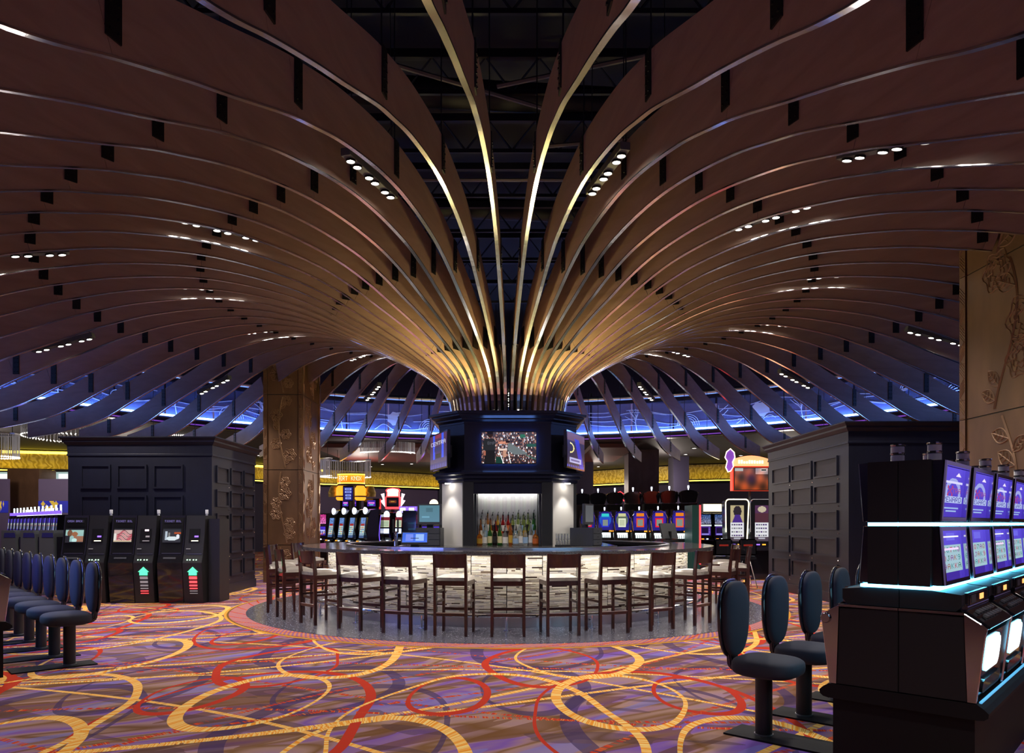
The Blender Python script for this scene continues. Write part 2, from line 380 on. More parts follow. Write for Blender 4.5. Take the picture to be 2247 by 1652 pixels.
def screen(name, w, h, img, parent, loc=(0,0,0), rot=(0,0,0), hot=False, label=None, curve=None):
    """flat screen, local x right, z up, facing -y; img rows from the top"""
    ny, nx, _ = img.shape
    xs = np.linspace(-w/2, w/2, nx+1); zs = np.linspace(h/2, -h/2, ny+1)
    V = [(x, (curve(z) if curve else 0.), z) for z in zs for x in xs]
    Fc = [(j*(nx+1)+i, (j+1)*(nx+1)+i, (j+1)*(nx+1)+i+1, j*(nx+1)+i+1) for j in range(ny) for i in range(nx)]
    me = bpy.data.meshes.new(name); me.from_pydata(V, [], Fc)
    at = me.color_attributes.new('Col', 'FLOAT_COLOR', 'CORNER')
    a = np.ones((ny*nx, 4, 4), dtype=np.float32); im = np.clip(img, 0, 1).reshape(-1, 3)
    im = np.where(im <= .04045, im/12.92, ((im+.055)/1.055)**2.4)
    a[:, :, :3] = im[:, None, :]; at.data.foreach_set('color', a.ravel())
    me.materials.append(M['screen_hot' if hot else 'screen'])
    o = link(name, me, parent, loc); o.rotation_euler = rot
    if label: o['label'] = label
    return o
rs = np.random.RandomState(3)
def canvas(nx, ny, top, bot):
    t = np.linspace(0, 1, ny)[:, None, None]; return np.array(top)[None, None, :]*(1-t)+np.array(bot)[None, None, :]*t+np.zeros((ny, nx, 1))
def crowd_img():
    nx, ny = 120, 72; im = canvas(nx, ny, (.22,.2,.24), (.16,.12,.13))
    for _ in range(430):
        x, y = rs.randint(0, nx), rs.randint(0, ny); s = rs.choice([2,3,3,4])
        c = rs.choice(3, p=[.5,.3,.2]); col = [(.85,.84,.9), (.62,.45,.42), (.1,.1,.2)][c]
        im[y:y+s, x:x+s-1] = np.array(col)*rs.uniform(.6, 1.05)
        im[max(0,y-2):y, x:x+2] = (.5,.33,.28)
    yy, xx = np.mgrid[0:ny, 0:nx]
    im[(yy > 22+(xx-58)*.62) & (yy < 42+(xx-58)*.7) & (xx > 56) & (xx < 100) & (yy < 52)] = (.33,.36,.37)
    im[(xx > 84) & (yy > 4) & (yy < 13) & (xx < 96)] = (.14,.34,.28)
    im[(xx > 98) & (yy > 26) & (yy < 34)] = (.12,.26,.24)
    im[(abs(yy-(38+(xx-60)*.4)) < 1.2) & (xx > 96)] = (.2,.35,.32)
    # umpire in the chair's rail, seen from behind
    im[(xx > 2+0*yy) & (xx < 30) & (yy > 14) & (yy < 42) & (abs(xx-16) < 8+(yy-10)*.5)] = (.1,.11,.12)
    im[(abs(xx-17) < 12) & (yy >= 42)] = (.06,.06,.07)
    im[((xx-18)**2+(yy-6)**2 < 40)] = (.14,.09,.08); im[(yy < 5) & (abs(xx-18) < 7)] = (.05,.05,.08)
    im[(yy > 20) & (yy < 27) & (xx > 36) & (xx < 60) & (abs(yy-24+(xx-48)*.12) < 3)] = (.66,.44,.36)
    im[(yy > 18) & (yy < 25) & (xx > 52) & (xx < 62)] = (.12,.08,.1)
    im[(yy > 42) & (yy < 54) & (xx > 3) & (xx < 9)] = (.5,.3,.24)
    im[(yy > 37) & (yy < 43) & (xx > 36) & (xx < 56)] = (.72,.64,.6); im[(yy >= 42) & (yy < 58) & (abs(xx-50) < 4)] = (.6,.45,.38)
    im[(yy > 56) & (xx > 30) & (xx < 46)] = (.05,.18,.15)
    im[(abs(xx-(38+(yy-44)*.35)) < 1) & (yy > 44)] = (.9,.9,.95); im[(abs(xx-(58-(yy-44)*-.2)) < 1) & (yy > 44)] = (.8,.8,.9)
    text(im, 'BNP', 13, 22, (.26,.27,.3), 1); return im
def side_tv_img(kind):
    nx, ny = 40, 60; im = canvas(nx, ny, (.16,.07,.2), (.1,.06,.22)) if kind else canvas(nx, ny, (.3,.06,.16), (.06,.1,.5))
    yy, xx = np.mgrid[0:ny, 0:nx]
    if kind:
        im[yy < 14] = (.42,.25,.2); im[(yy > 8) & (abs(xx-26-(yy-30)*.25) < 5)] = (.16,.14,.75); im[(abs(np.hypot(xx-6, yy-26)-8) < 1.2) & (xx > 5)] = (1,.95,.6)
        im[(yy > 42) & (yy < 52) & (xx > 4) & (xx < 32)] = (.72,.72,.9); im[(yy > 45) & (yy < 49) & (xx > 7) & (xx < 28)] = (.4,.36,.6); im[(yy > 55) & (xx % 4 < 2)] = (.3,.3,.8)
    else:
        for cx in (9, 30): im[(abs(xx-cx) < 2.5) & (yy < 48)] = (.16,.3,.95)
        im[(yy < 7) & (xx > 12) & (xx < 27)] = (.5,.06,.1); im[(yy > 22) & (yy < 30) & (abs(xx-19) < 9)] = (.05,.1,.35); im[(yy > 33) & (yy < 42) & (abs(xx-19) < 7)] = (.02,.04,.1); im[(yy > 42) & (yy < 50)] = (.25,.2,.4)
        t = np.zeros((7, 42, 3)); text(t, 'CENTRAL', 0, 0, (1,1,1)); im[12:19, 2:38] = np.maximum(im[12:19, 2:38], t[:, :36]*.85); im[(yy > 52) & ((xx//3) % 2 == 0)] = (.12,.14,.6)
    return im
def reels(nx, ny, top=(.3,.25,.9), back=(.78,.86,.9), seed=0, red=False):
    r = np.random.RandomState(seed); im = canvas(nx, ny, top, tuple(x*.7 for x in top)); h0 = int(ny*.42)
    im[2:h0-1, 2:nx-2] *= r.uniform(.6, 1.5, (h0-3, nx-4, 1)); im[h0:int(ny*.88), 1:nx-1] = back
    pal = [(.7,.1,.2), (.1,.45,.3), (.25,.15,.6), (.8,.5,.1), (.1,.2,.5)]
    for j in range(4):
        for i in range(max(3, nx//5)):
            y = h0+2+int(j*(ny*.44)/4); x = 2+i*5
            if y+3 < ny and x+3 < nx: im[y:y+3, x:x+3] = pal[r.randint(5)]
    if red: im[int(ny*.3):int(ny*.42), 2:nx-2] = (.6,.1,.15)
    return im

# ================================================================== SETTING
fl = MB().box(-45, 45, -6, 60, -.1, 0).build('floor', M['carpet']); struct(fl)
bd = MB().arc(4.3, 4.69, .0, .004, 0, 2*PI, 160, (X0, D0), True).build('trim_1', M['border']); struct(bd); bd['label'] = 'patterned carpet border around the terrazzo'
tz = MB().lathe([(4.37, 0), (4.37, .008)], 160, (X0, D0, .001)).build('floor', M['terrazzo']); struct(tz); tz['label'] = 'round speckled grey terrazzo under the bar'
ce = MB().box(-30, 30, -4, 46, 9.0, 9.2).build('ceiling', M['deck']); struct(ce)
# low ceiling beyond the balcony ring, with far walls and the lit gold band
RG = 13.35
def low_ceiling():
    mb = MB(); n = 48
    outer = [(-34, -2), (-34, 46), (34, 46), (34, -2)]
    for k in range(n):
        a0 = math.radians(-28+(236)*k/n); a1 = math.radians(-28+236*(k+1)/n)
        vs = []
        for a in (a0, a1):
            for r in (RG+.25, 34.): vs.append((X0+r*math.cos(a), D0+r*math.sin(a)))
        p = [vs[0], vs[1], vs[3], vs[2]]
        mb.prism(p, 4.36, 4.5, 'z')
    return mb
lc = low_ceiling().build('ceiling', M['low_ceiling']); struct(lc); lc['label'] = 'low dark ceiling beyond the glass balcony'
wf = MB().box(-22, 22, -5.9, -5.6, 0, 4.6).build('wall_front', M['far_wall']); struct(wf); wf['label'] = 'unseen dark wall added behind the camera for the chrome to reflect'  # added out of view so the slot chrome mirrors something dark
walls = [(-24.,20.), (-20.4,29.), (-17.9,29.7), (-10.4,39.3), (-4.5,44.), (4.6,40.8), (8.9,36.4), (10.7,35.7), (15.3,34.), (22.,22.)]
for i in range(len(walls)-1):
    (xa,ya),(xb,yb) = walls[i], walls[i+1]; d = Vector((xb-xa, yb-ya, 0)); L = d.length; d.normalize(); n = Vector((d.y, -d.x, 0))
    if n.y > 0: n = -n
    m4 = Matrix.Translation((xa,ya,0)) @ Matrix(((d.x,-n.x,0,0),(d.y,-n.y,0,0),(0,0,1,0),(0,0,0,1)))
    w = MB().box(0, L, 0, .3, 0, 4.4, m4).build('wall_back', M['lilac_wall'] if i in (3,) else M['far_wall']); struct(w)
    w['label'] = 'far dark wall of the gaming floor'
    b = MB().prism([(-.05,3.62),(-.3,4.2),(-.3,4.32),(0,4.32),(0,3.62)], 0, L, 'x', m4).build('gold_band', M['gold_band'], w); b['label'] = 'embossed gold cove band high on the wall'
    MB().box(0, L, -.42, -.36, 3.50, 3.54, m4).build('cove_light', M['cove'], w)
    MB().box(0, L, -.46, 0, 3.40, 3.49, m4).build('cove_shelf', M['base_dark'], w)
    MB().box(0, L, -.34, -.28, 4.2, 4.3, m4).build('band_moulding', M['cove'] if i in (1,2) else M['gold_band'], w)
# lit signs and brown column on the far left
def far_left_signs():
    for x0, x1 in ((-60, 30), (78, 175)):
        Y = 28.3; mb = MB().box(XP(x0,Y), XP(x1,Y), Y, 29.25 if x0 < 0 else 29.75, ZP(1058,Y), ZP(1032,Y)); o = mb.build('sign_box', M['black'])
        tag(o, 'long backlit white sign box with dark tree shapes, %s' % ('at the left edge of the photo' if x0 < 0 else 'just left of the black cabinet'), 'sign', 'backlit signs under the gold band')
        im = canvas(80, 14, (.62,.72,.7), (.7,.8,.8)); 
        for k in range(5 if x0 > 0 else 4): 
            c = 4+k*7
            for r in range(7): im[6+r:7+r, max(0,c-r//2):c+r//2+1] = (.25,.3,.3)
        im[3:11, 42:78] = (1,1,1)
        screen('sign_face', XP(x1,Y)-XP(x0,Y)-.12, .34, im, o, ((XP(x0,Y)+XP(x1,Y))/2, Y-.01, ZP(1045,Y)))
    Y = 27.; o = MB().box(XP(16,Y), XP(86,Y), Y, Y+1., 0, 3.44).build('square_column', M['bronze']); tag(o, 'brown square column far behind the left slot banks', 'column')
far_left_signs()
# plum columns beyond the bar on the right
for x0, x1, Y, mt, lab in ((1262,1302,33.,'far_wall','dark narrow column behind the right side of the bar'), (1379,1446,29.,'mauve_column','pale mauve column with rose pattern behind the right of the bar'), (1478,1512,32.,'far_wall','dark blue column beside the pale mauve column')):
    o = MB().box(XP(x0,Y), XP(x1,Y), Y, Y+1.1, 0, 4.36).build('square_column', M[mt]); tag(o, lab, 'column')
# oxblood drops in the low ceiling
for x0, x1, y0, y1 in ((705, 935, 17, 0), (1290, 1385, 0, 0)):
    Y = 28.; o = MB().box(XP(x0,Y), XP(x1,Y), Y-1.3, Y+5, 4.2, 4.35).build('trim_2', M['red_ceiling']); struct(o)
# downlights in the low ceiling
def downlights():
    proto = None; r = random.Random(5); k = 0
    for i in range(46):
        a = r.uniform(-.42, .36); Y = r.uniform(28, 38); x = a*Y
        if r.random() < .3: x = -r.uniform(.5,.72)*22; Y = r.uniform(20,26)
        if math.hypot(x-X0, Y-D0) < RG+1.2: continue
        if proto is None:
            t = thing('downlight', '', 'lamp', (x,Y,4.36), 0, 'small recessed downlights in the low ceiling'); t['label'] = 'small recessed downlight in the low dark ceiling beyond the bar'
            MB().lathe([(.095,0),(.095,-.02),(.13,-.02),(.13,.0)], 10, caps=False).build('ring', M['black'], t); MB().lathe([(.0,-.012),(.09,-.012),(.09,0.)], 10).build('lens', M['downlight'], t); proto = t
        else:
            c = copy_tree(proto); c.location = (x,Y,4.36)
downlights()
# exposed truss and ducts above the fan
def overhead():
    r = random.Random(11)
    for i in range(13):
        y = .5+i*1.6; o = MB().box(-9, 9, y, y+.09, 7.9, 8.02).build('roof_beam', M['truss'])
        MB().box(-9, 9, y+.02, y+.07, 7.4, 7.46).build('bottom_chord', M['truss'], o)
        mb = MB()
        for k in range(24): mb.tube([(-9+k*.75, y+.045, 7.44), (-8.62+k*.75, y+.045, 7.92), (-8.25+k*.75, y+.045, 7.44)], .018, 4)
        w = mb.build('web', M['truss'], o); w['kind'] = 'stuff'
        tag(o, 'dark roof beam crossing in the black void above the fan', 'beam', 'dark roof beams above the fan')
    for i, (a, b) in enumerate((((-.2,9.9,7.37),(4.2,8.4,7.37)), ((-3.2,8.6,7.37),(.6,10.5,7.37)), ((.4,11.5,7.37),(3.4,11.,7.37)), ((-1.8,12.6,7.37),(2.2,12.6,7.37)), ((-5,6.2,7.37),(1,8.2,7.37)))):
        o = MB().tube([a, b], .03, 6).build('conduit', M['pipe']); tag(o, 'thin grey conduit in the dark void above the fan', 'pipe', 'grey conduits above the fan')
    for i in range(4):
        o = MB().tube([(-8, 2.5+i*4.2, 8.25), (8, 4.+i*4.2, 8.25)], .22, 12).build('duct', M['truss'], smooth=True); tag(o, 'round dark duct in the void above the fan', 'duct', 'dark ducts above the fan')
overhead()

# ------------------------------------------------------------------ balcony ring: etched glass over a blue light line
def balcony():
    t = thing('glass_balcony', 'curved glass balustrade with etched swirls over a glowing blue light line', 'balustrade', (X0, D0, 0))
    zb, zt = 4.62, 5.62; n = 36; A0, A1 = -22., 202.
    for k in range(n):
        a0 = math.radians(A0+(A1-A0)*k/n+.12); a1 = math.radians(A0+(A1-A0)*(k+1)/n-.12)
        MB().arc(RG, RG+.02, zb, zt, a0, a1, 3).build('glass_pane', M['glass'], t)
        am = a0-.002; mb = MB().box(-.04, .04, -.04, .04, zb-.1, zt+.45, Matrix.Translation(((RG+.15)*math.cos(am), (RG+.15)*math.sin(am), 0)))
        if k % 2 == 0: mb.build('post', M['fascia'], t)
    a0, a1 = math.radians(A0), math.radians(A1)
    MB().arc(RG-.14, RG-.04, zb-.03, zb+.02, a0, a1, 96).build('blue_light_line', M['led_blue'], t)
    MB().arc(RG-.1, RG+.2, 4.36, zb-.03, a0, a1, 96).build('fascia', M['fascia'], t)
    MB().arc(RG-.16, RG-.1, 4.40, 4.43, a0, a1, 96).build('violet_line', M['led_violet'], t)
    MB().arc(RG-.2, RG-.1, 4.5, 4.54, a0, a1, 96).build('lower_rail', M['chrome'], t)
    MB().tube([((RG-.1)*math.cos(a0+(a1-a0)*k/96), (RG-.1)*math.sin(a0+(a1-a0)*k/96), zt+.2) for k in range(97)], .09, 10).build('top_tube', M['steel'], t, smooth=True)
    MB().arc(RG-.06, RG+.1, zt+.02, zt+.07, a0, a1, 96).build('top_rail', M['fascia'], t)
    # etched drawing: waves, rings, branches and leaves on the panes
    r = random.Random(21); R = RG-.012
    def on(s, z): a = a0+s/RG; return (R*math.cos(a), R*math.sin(a), z)
    tot = (a1-a0)*RG; mb = MB()
    for base, amp, fr, ph in ((4.95,.12,.9,0), (5.1,.16,.6,1.), (5.28,.1,1.1,2.), (4.85,.08,1.4,.5)):
        s = 0
        while s < tot-6:
            L = r.uniform(3, 7); pts = [on(s+L*i/40, base+amp*math.sin(fr*(s+L*i/40)+ph)+.05*math.sin(2.7*(s+i*L/40))) for i in range(41)]
            mb.tube(pts, .011, 3); s += L+r.uniform(.2, 2.)
    s = .6
    while s < tot-1.5:
        kind = r.choice('ccsbfb')
        if kind == 'c':
            z = r.uniform(4.9,5.4); q = r.uniform(.1,.2)
            mb.tube([on(s+q*math.cos(i*.45)*(1-i*.03), z+q*math.sin(i*.45)*(1-i*.03)) for i in range(26)], .012, 3)
        elif kind == 's':
            for m_ in range(5): mb.tube([on(s+(.1+.07*m_)*math.cos(PI*i/9), 4.75+(.1+.07*m_)*math.sin(PI*i/9)) for i in range(10)], .01, 3)
        elif kind == 'b':
            mb.tube([on(s, 4.66), on(s+.05, 4.95), on(s+.02, 5.2)], .014, 3)
            for b in range(8):
                q = r.uniform(-.35,.45); z = r.uniform(4.9,5.2); mb.tube([on(s+.04, z), on(s+q*.6, z+.16), on(s+q, z+.2+r.uniform(0,.12))], .009, 3)
        else:
            zc = 5.1; vs = [on(s+.3*math.cos(2*PI*i/16)*(1+.15*(i % 2)), zc+.22*math.sin(2*PI*i/16)*(1+.2*(i % 2))) for i in range(16)]; mb.add(vs, [tuple(range(16))])
            mb.tube([on(s-.5+i*.06, 4.8+.1*math.sin(i*.5)) for i in range(22)], .012, 3)
        s += r.uniform(1.0, 2.1)
    e = mb.build('etching', M['etch'], t); e['kind'] = 'stuff'
    lab = t
balcony()

# ------------------------------------------------------------------ carved columns
def floral(w, h, seed, closed=True):
    """list of 2-D polylines: a climbing stem with leaves and scalloped blossoms"""
    r = random.Random(seed); L = []; z = .1; x = w*.5; ph = r.uniform(0, 6)
    stem = [(w*.5+w*.16*math.sin(ph+t*2.1), t) for t in np.linspace(.05, h-.05, int(h*22))]; L.append(stem)
    L.append([(a+.018, b) for a, b in stem])
    t = .15
    while t < h-.25:
        sx = w*.5+w*.16*math.sin(ph+t*2.1); side = r.choice((-1, 1)); kind = r.choice('fllf')
        if kind == 'f':
            cx = min(max(sx+side*w*.22, w*.26), w*.74); cz = t+.12; R0 = w*r.uniform(.16,.22)
            for m_ in range(4):
                R = R0*(1-.23*m_); L.append([(cx+R*math.cos(a)*(1+.12*math.cos(6*a+m_)), cz+R*math.sin(a)*(1+.12*math.cos(6*a+m_))) for a in np.linspace(0, 2*PI, 31)])
            for q in range(6): a = q*PI/3; L.append([(cx+R0*.3*math.cos(a), cz+R0*.3*math.sin(a)), (cx+R0*.95*math.cos(a+.15), cz+R0*.95*math.sin(a+.15))])
            t += R0*1.9
        else:
            lw = w*r.uniform(.2,.3); a0 = r.uniform(.3,1.); dx, dz = side*math.cos(a0), math.sin(a0)
            def lf(u, v): return (min(max(sx+dx*u-dz*v*side, .04), w-.04), t+dz*u+abs(dx)*v)
            o = [lf(lw*u, lw*.28*math.sin(PI*u)) for u in np.linspace(0, 1, 9)]; L.append(o); L.append([lf(lw*u, -lw*.28*math.sin(PI*u)) for u in np.linspace(0, 1, 9)]); L.append([lf(0,0), lf(lw,0)])
            for u in (.3,.5,.7): L.append([lf(lw*u,0), lf(lw*(u+.1), lw*.18*math.sin(PI*u))]); L.append([lf(lw*u,0), lf(lw*(u+.1), -lw*.18*math.sin(PI*u))])
            t += w*.12
    return L
def carved_column(name, label, x0, x1, y0, y1, h, seams, faces):
    t = thing(name, label, 'column', ((x0+x1)/2, (y0+y1)/2, 0)); cx, cy = (x0+x1)/2, (y0+y1)/2
    MB().box(x0-cx+.02, x1-cx-.02, y0-cy+.02, y1-cy-.02, 0, h).build('core', M['black'], t)
    for fi, (o, u, n, w, band) in enumerate(faces):     # origin, along, outward normal, width
        o = Vector(o)-Vector((cx,cy,0)); u = Vector(u); n = Vector(n)
        m4 = Matrix(((u.x,n.x,0,o.x),(u.y,n.y,0,o.y),(0,0,1,0),(0,0,0,1)))
        zs = [0]+seams+[h]
        for a, b in zip(zs[:-1], zs[1:]):
            MB().box(band, w-band, -.02, .0, a+.008, b-.008, m4).build('carved_panel', M['bronze'], t)
            if band > .02:
                for q0, q1 in ((0, band-.01), (w-band+.01, w)):
                    MB().box(q0, q1, -.02, .02, a+.004, b-.004, m4).build('edge_strip', M['bronze'], t)
                    mb = MB(); z = a+.02; k = 0
                    while z < b-.24:
                        for s in range(5):
                            f = .03+.04*s
                            p = [(q0+.012, .022, z+f), (q1-.012, .022, z+f+.10)] if k % 2 else [(q0+.012, .022, z+f+.10), (q1-.012, .022, z+f)]
                            mb.tube([m4 @ Vector(v) for v in p], .004, 3)
                        mb.tube([m4 @ Vector((q0+.01,.022,z)), m4 @ Vector((q1-.01,.022,z))], .004, 3); z += .24; k += 1
                    if mb.v: mb.build('strip_carving', M['relief'], t)['kind'] = 'stuff'
            mb = MB()
            for pl in floral(w-2*band-.06, b-a, fi*31+int(a*10)+int(abs(cx)*7)):
                mb.tube([m4 @ Vector((band+.03+p, .003, a+q)) for p, q in pl], .0085, 4)
            mb.build('carved_flowers', M['relief'], t)['kind'] = 'stuff'
    return t
LC = (-5.95, -5.02, 17.4, 18.95); RC = (5.96, 7.5, 7.95, 9.65)
carved_column('carved_column', 'tall bronze column carved with branches, behind the left black cabinet', *LC, 6.6, [.9, 2.7, 4.5],
    [((LC[0],LC[2],0), (1,0,0), (0,-1,0), LC[1]-LC[0], .1), ((LC[1],LC[2],0), (0,1,0), (1,0,0), LC[3]-LC[2], .14)])
carved_column('carved_column', 'tall bronze column carved with big flowers at the right edge of the photo', *RC, 6.6, [.9, 2.78, 4.66],
    [((RC[0],RC[3],0), (0,-1,0), (-1,0,0), RC[3]-RC[2], .13), ((RC[0],RC[2],0), (1,0,0), (0,-1,0), RC[1]-RC[0], .13)])

# ------------------------------------------------------------------ the fan: sixty curved fins
PROF = [(.98,3.13),(1.0,3.28),(1.02,3.42),(1.06,3.58),(1.2,3.81),(1.41,3.99),(1.66,4.15),(1.89,4.28),(2.12,4.40),(2.42,4.54),(2.8,4.70),(3.2,4.87),(3.67,5.02),(4.18,5.11),(4.6,5.15),(5.03,5.16),(5.56,5.12),(6.26,5.01),(6.8,4.87),(7.18,4.76),(7.89,4.5),(8.4,4.32),(9.0,4.09),(9.4,3.92),(9.8,3.78),(10.3,3.66),(11.0,3.56),(11.6,3.50),(12.25,3.46)]
def dense(pts, n=5):
    out = []; P_ = [pts[0]]+list(pts)+[pts[-1]]
    for i in range(1, len(P_)-2):
        p0, p1, p2, p3 = (np.array(P_[j]) for j in (i-1, i, i+1, i+2))
        for k in range(n):
            t = k/n; out.append(tuple(.5*((2*p1)+(-p0+p2)*t+(2*p0-5*p1+4*p2-p3)*t*t+(-p0+3*p1-3*p2+p3)*t**3)))
    out.append(tuple(pts[-1])); return out
LOW = dense(PROF, 4); LOWA = np.array(LOW)
arcl = np.concatenate([[0], np.cumsum(np.hypot(*np.diff(LOWA, axis=0).T))])
def depth_at(r): return np.interp(r, [1.0, 2.0, 3.5, 5.0, 9.0, 11.3, 12.3], [.40, .44, .47, .47, .44, .40, .33])
UPA = []
for i in range(len(LOWA)):
    a, b = LOWA[max(0,i-1)], LOWA[min(len(LOWA)-1,i+1)]; d = (b-a)/np.hypot(*(b-a)); nrm = np.array((-d[1], d[0]))
    if i > len(LOWA)-6: nrm = np.array((0,1.))
    UPA.append(LOWA[i]+nrm*depth_at(LOWA[i][0]))
UPA = np.array(UPA)
UPA[:, 0] = np.maximum.accumulate(UPA[:, 0])
TH = .038
def at_low(s): return np.array((np.interp(s, arcl, LOWA[:,0]), np.interp(s, arcl, LOWA[:,1])))
def at_up(s): return np.array((np.interp(s, arcl, UPA[:,0]), np.interp(s, arcl, UPA[:,1])))
def s_of_r(r): return float(np.interp(r, LOWA[:,0], arcl))
def fin_mesh(name, s0, s1, m):
    n = max(2, int((s1-s0)/.16)); vs = []; fs = []
    for k in range(n+1):
        s = s0+(s1-s0)*k/n; l, u = at_low(s), at_up(s)
        vs += [(l[0],-TH/2,l[1]), (l[0],TH/2,l[1]), (u[0],TH/2,u[1]), (u[0],-TH/2,u[1])]
    for k in range(n):
        for q in range(4): fs.append((k*4+q, k*4+(q+1)%4, k*4+4+(q+1)%4, k*4+4+q))
    fs += [(3,2,1,0), (n*4,n*4+1,n*4+2,n*4+3)]
    return MB().add(vs, fs).mesh(name, m)
def trim_mesh(s0, s1):
    n = max(2, int((s1-s0)/.1)); vs = []; fs = []
    for k in range(n+1):
        s = s0+(s1-s0)*k/n; l = at_low(s); u = at_up(s); d = (u-l)/np.hypot(*(u-l)); a = l-d*.009; b = l+d*.003
        w = TH/2+.004
        vs += [(a[0],-w,a[1]), (a[0],w,a[1]), (b[0],w,b[1]), (b[0],-w,b[1])]
    for k in range(n):
        for q in range(4): fs.append((k*4+q, k*4+(q+1)%4, k*4+4+(q+1)%4, k*4+4+q))
    fs += [(3,2,1,0), (n*4,n*4+1,n*4+2,n*4+3)]
    return MB().add(vs, fs).mesh('mirror_edge', M['trim_chrome'])
SPL = [1.12, 1.75, 3.0, 5.02, 7.07, 9.05, 11.05]
joints = [0.]+[s_of_r(r) for r in SPL[1:]]+[arcl[-1]]
panel_me = [fin_mesh('fin_panel', a+.002, b-.002, M['maple']) for a, b in zip(joints[:-1], joints[1:])]
trim_me = trim_mesh(0, arcl[-1])
def plate_me(r):
    s = s_of_r(r) if r > 1.2 else .35; l, u = at_low(s), at_up(s); w = .058
    if r < 2.2:   # in the throat the fin stands upright
        return MB().box(l[0]-.33, l[0]-.12, -TH/2-.012, TH/2+.012, l[1]-.02 if r > 1.2 else 3.3, l[1]+.28 if r > 1.2 else 3.6).mesh('splice_plate', M['plate'])
    top = max(u[1], np.interp(l[0], UPA[:,0], UPA[:,1]))+.012; bot = l[1]+.09
    mb = MB().box(l[0]-w, l[0]+w, -TH/2-.012, TH/2+.012, bot, top)
    for k in range(4):
        for q in (-1, 1):
            for sx in (-.03, .03): mb.box(l[0]+sx-.007, l[0]+sx+.007, q*(TH/2+.01), q*(TH/2+.022), bot+.04+k*.08, bot+.054+k*.08)
    return mb.mesh('splice_plate', M['plate'])
plates = [(r, plate_me(r)) for r in SPL]
rod_me = {r: MB().tube([(r,0,float(np.interp(r, UPA[:,0], UPA[:,1]))), (r,0,7.42)], .007, 4).mesh('hanger_rod', M['plate']) for r in SPL if r > 4}
def az_tweak(az):
    a = ((az+180) % 360)-180
    return float(np.interp(a, [-180,-90,-40,-20,-10,-3,3,10,20,35,50,70,100,180], [0,0,.3,.75,.95,1.0,.9,.8,.0,-.75,-.75,-.3,0,0]))
def inside(rect, r, az):
    x = X0+r*math.sin(az); y = D0-r*math.cos(az); return rect[0]-.07 < x < rect[1]+.07 and rect[2]-.07 < y < rect[3]+.07
def fin(i):
    az = 3+6*i; az += az_tweak(az); a = math.radians(az)
    if i < 30: lab = 'curved maple ceiling fin, %s to the right of the fan\'s front gap' % ORD[i]
    else: lab = 'curved maple ceiling fin, %s to the left of the fan\'s front gap' % ORD[59-i]
    t = thing('ceiling_fin', lab, 'ceiling fin', (X0, D0, 0), a-PI/2, 'curved wooden fins of the fan over the bar')
    cut = [r for r in np.arange(1.5, 12.2, .03) if inside(LC, r, a) or inside(RC, r, a)]
    if cut:
        c0, c1 = s_of_r(min(cut)), s_of_r(max(cut)); spans = []
        for p, q in zip(joints[:-1], joints[1:]):
            for lo, hi in ((p, min(q, c0)), (max(p, c1), q)):
                if hi-lo > .05: link('fin_panel', fin_mesh('fin_panel', lo+.002, hi-.002, M['maple']), t)
        if c0 > .1: link('mirror_edge', trim_mesh(0, c0), t)
        if c1 < arcl[-1]-.1: link('mirror_edge', trim_mesh(c1, arcl[-1]), t)
    else:
        for me in panel_me: link('fin_panel', me, t)
        link('mirror_edge', trim_me, t)
    for r, me in plates:
        if cut and min(cut)-.1 < r < max(cut)+.1: continue
        link('splice_plate', me, t)
    for r in rod_me:
        if cut and min(cut)-.1 < r < max(cut)+.1: continue
        link('hanger_rod', rod_me[r], t)
for i in range(60): fin(i)

# ------------------------------------------------------------------ spotlight bars between the fins
def lampbar_proto():
    t = thing('spotlight_bar', 'x', 'lamp')
    MB().box(-.56, .56, -.055, .055, -.03, .05).build('housing', M['screen_grey'], t, bevel=.004)
    for k, x in enumerate((-.47,-.33,-.09,.05,.31,.45)):
        h = MB().lathe([(.043,-.028),(.043,-.052),(.052,-.052),(.052,-.028)], 14, (x,0,0), caps=False).build('spot_ring', M['black'], t)
        MB().lathe([(.0,-.045),(.042,-.045),(.042,-.03)], 14, (x,0,0)).build('spot_lens', M['warm_lamp'], t)
    for x in (-.5,.5): MB().tube([(x,0,.05),(x,0,2.2)], .006, 4).build('hanger_rod', M['plate'], t)
    return t
LB = lampbar_proto(); first = True; LIGHTS = []
def lampbar(az, r, where):
    global first
    a = math.radians(az+az_tweak(az)); z = float(np.interp(r, LOWA[:,0], LOWA[:,1]))+.12
    slope = math.atan2(np.interp(r+.4, LOWA[:,0], LOWA[:,1])-np.interp(r-.4, LOWA[:,0], LOWA[:,1]), .8)
    loc = (X0+r*math.sin(a), D0-r*math.cos(a), z); lab = 'bar of six spotlights, ' + where
    t = LB if first else copy_tree(LB); first = False
    t.location = loc; t.rotation_euler = (0, -slope*.7, a-PI/2); t['label'] = lab; t['group'] = 'spotlight bars in the fan'
    LIGHTS.append(loc)
names_in = {12:'right of the fan\'s front gap, nearest one', 42:'over the right stools, upper one', 72:'level with the bar on the right', 102:'right side, just behind the bar', 132:'behind the throat on the right', 162:'behind the throat, right of its axis', 192:'behind the throat, left of its axis', 222:'behind the throat on the left, low', 252:'left side, just behind the bar', 282:'level with the bar on the left', 312:'over the left stools', 342:'left of the fan\'s front gap, nearest one'}
names_out = {0:'above the photo\'s top edge', 30:'outer ring, front right', 60:'outer ring, right of the bar', 90:'outer ring, hidden behind the right column', 120:'outer ring, back right', 150:'outer ring, back, right of the throat', 180:'outer ring, straight behind the throat', 210:'outer ring, back, left of the throat', 240:'outer ring, back left above the black cabinet', 270:'outer ring, at the left edge by the balcony', 300:'outer ring, left edge, with the fin beside it lit', 330:'outer ring, front left'}
for az, w in names_in.items(): lampbar(az, 5.05, w)
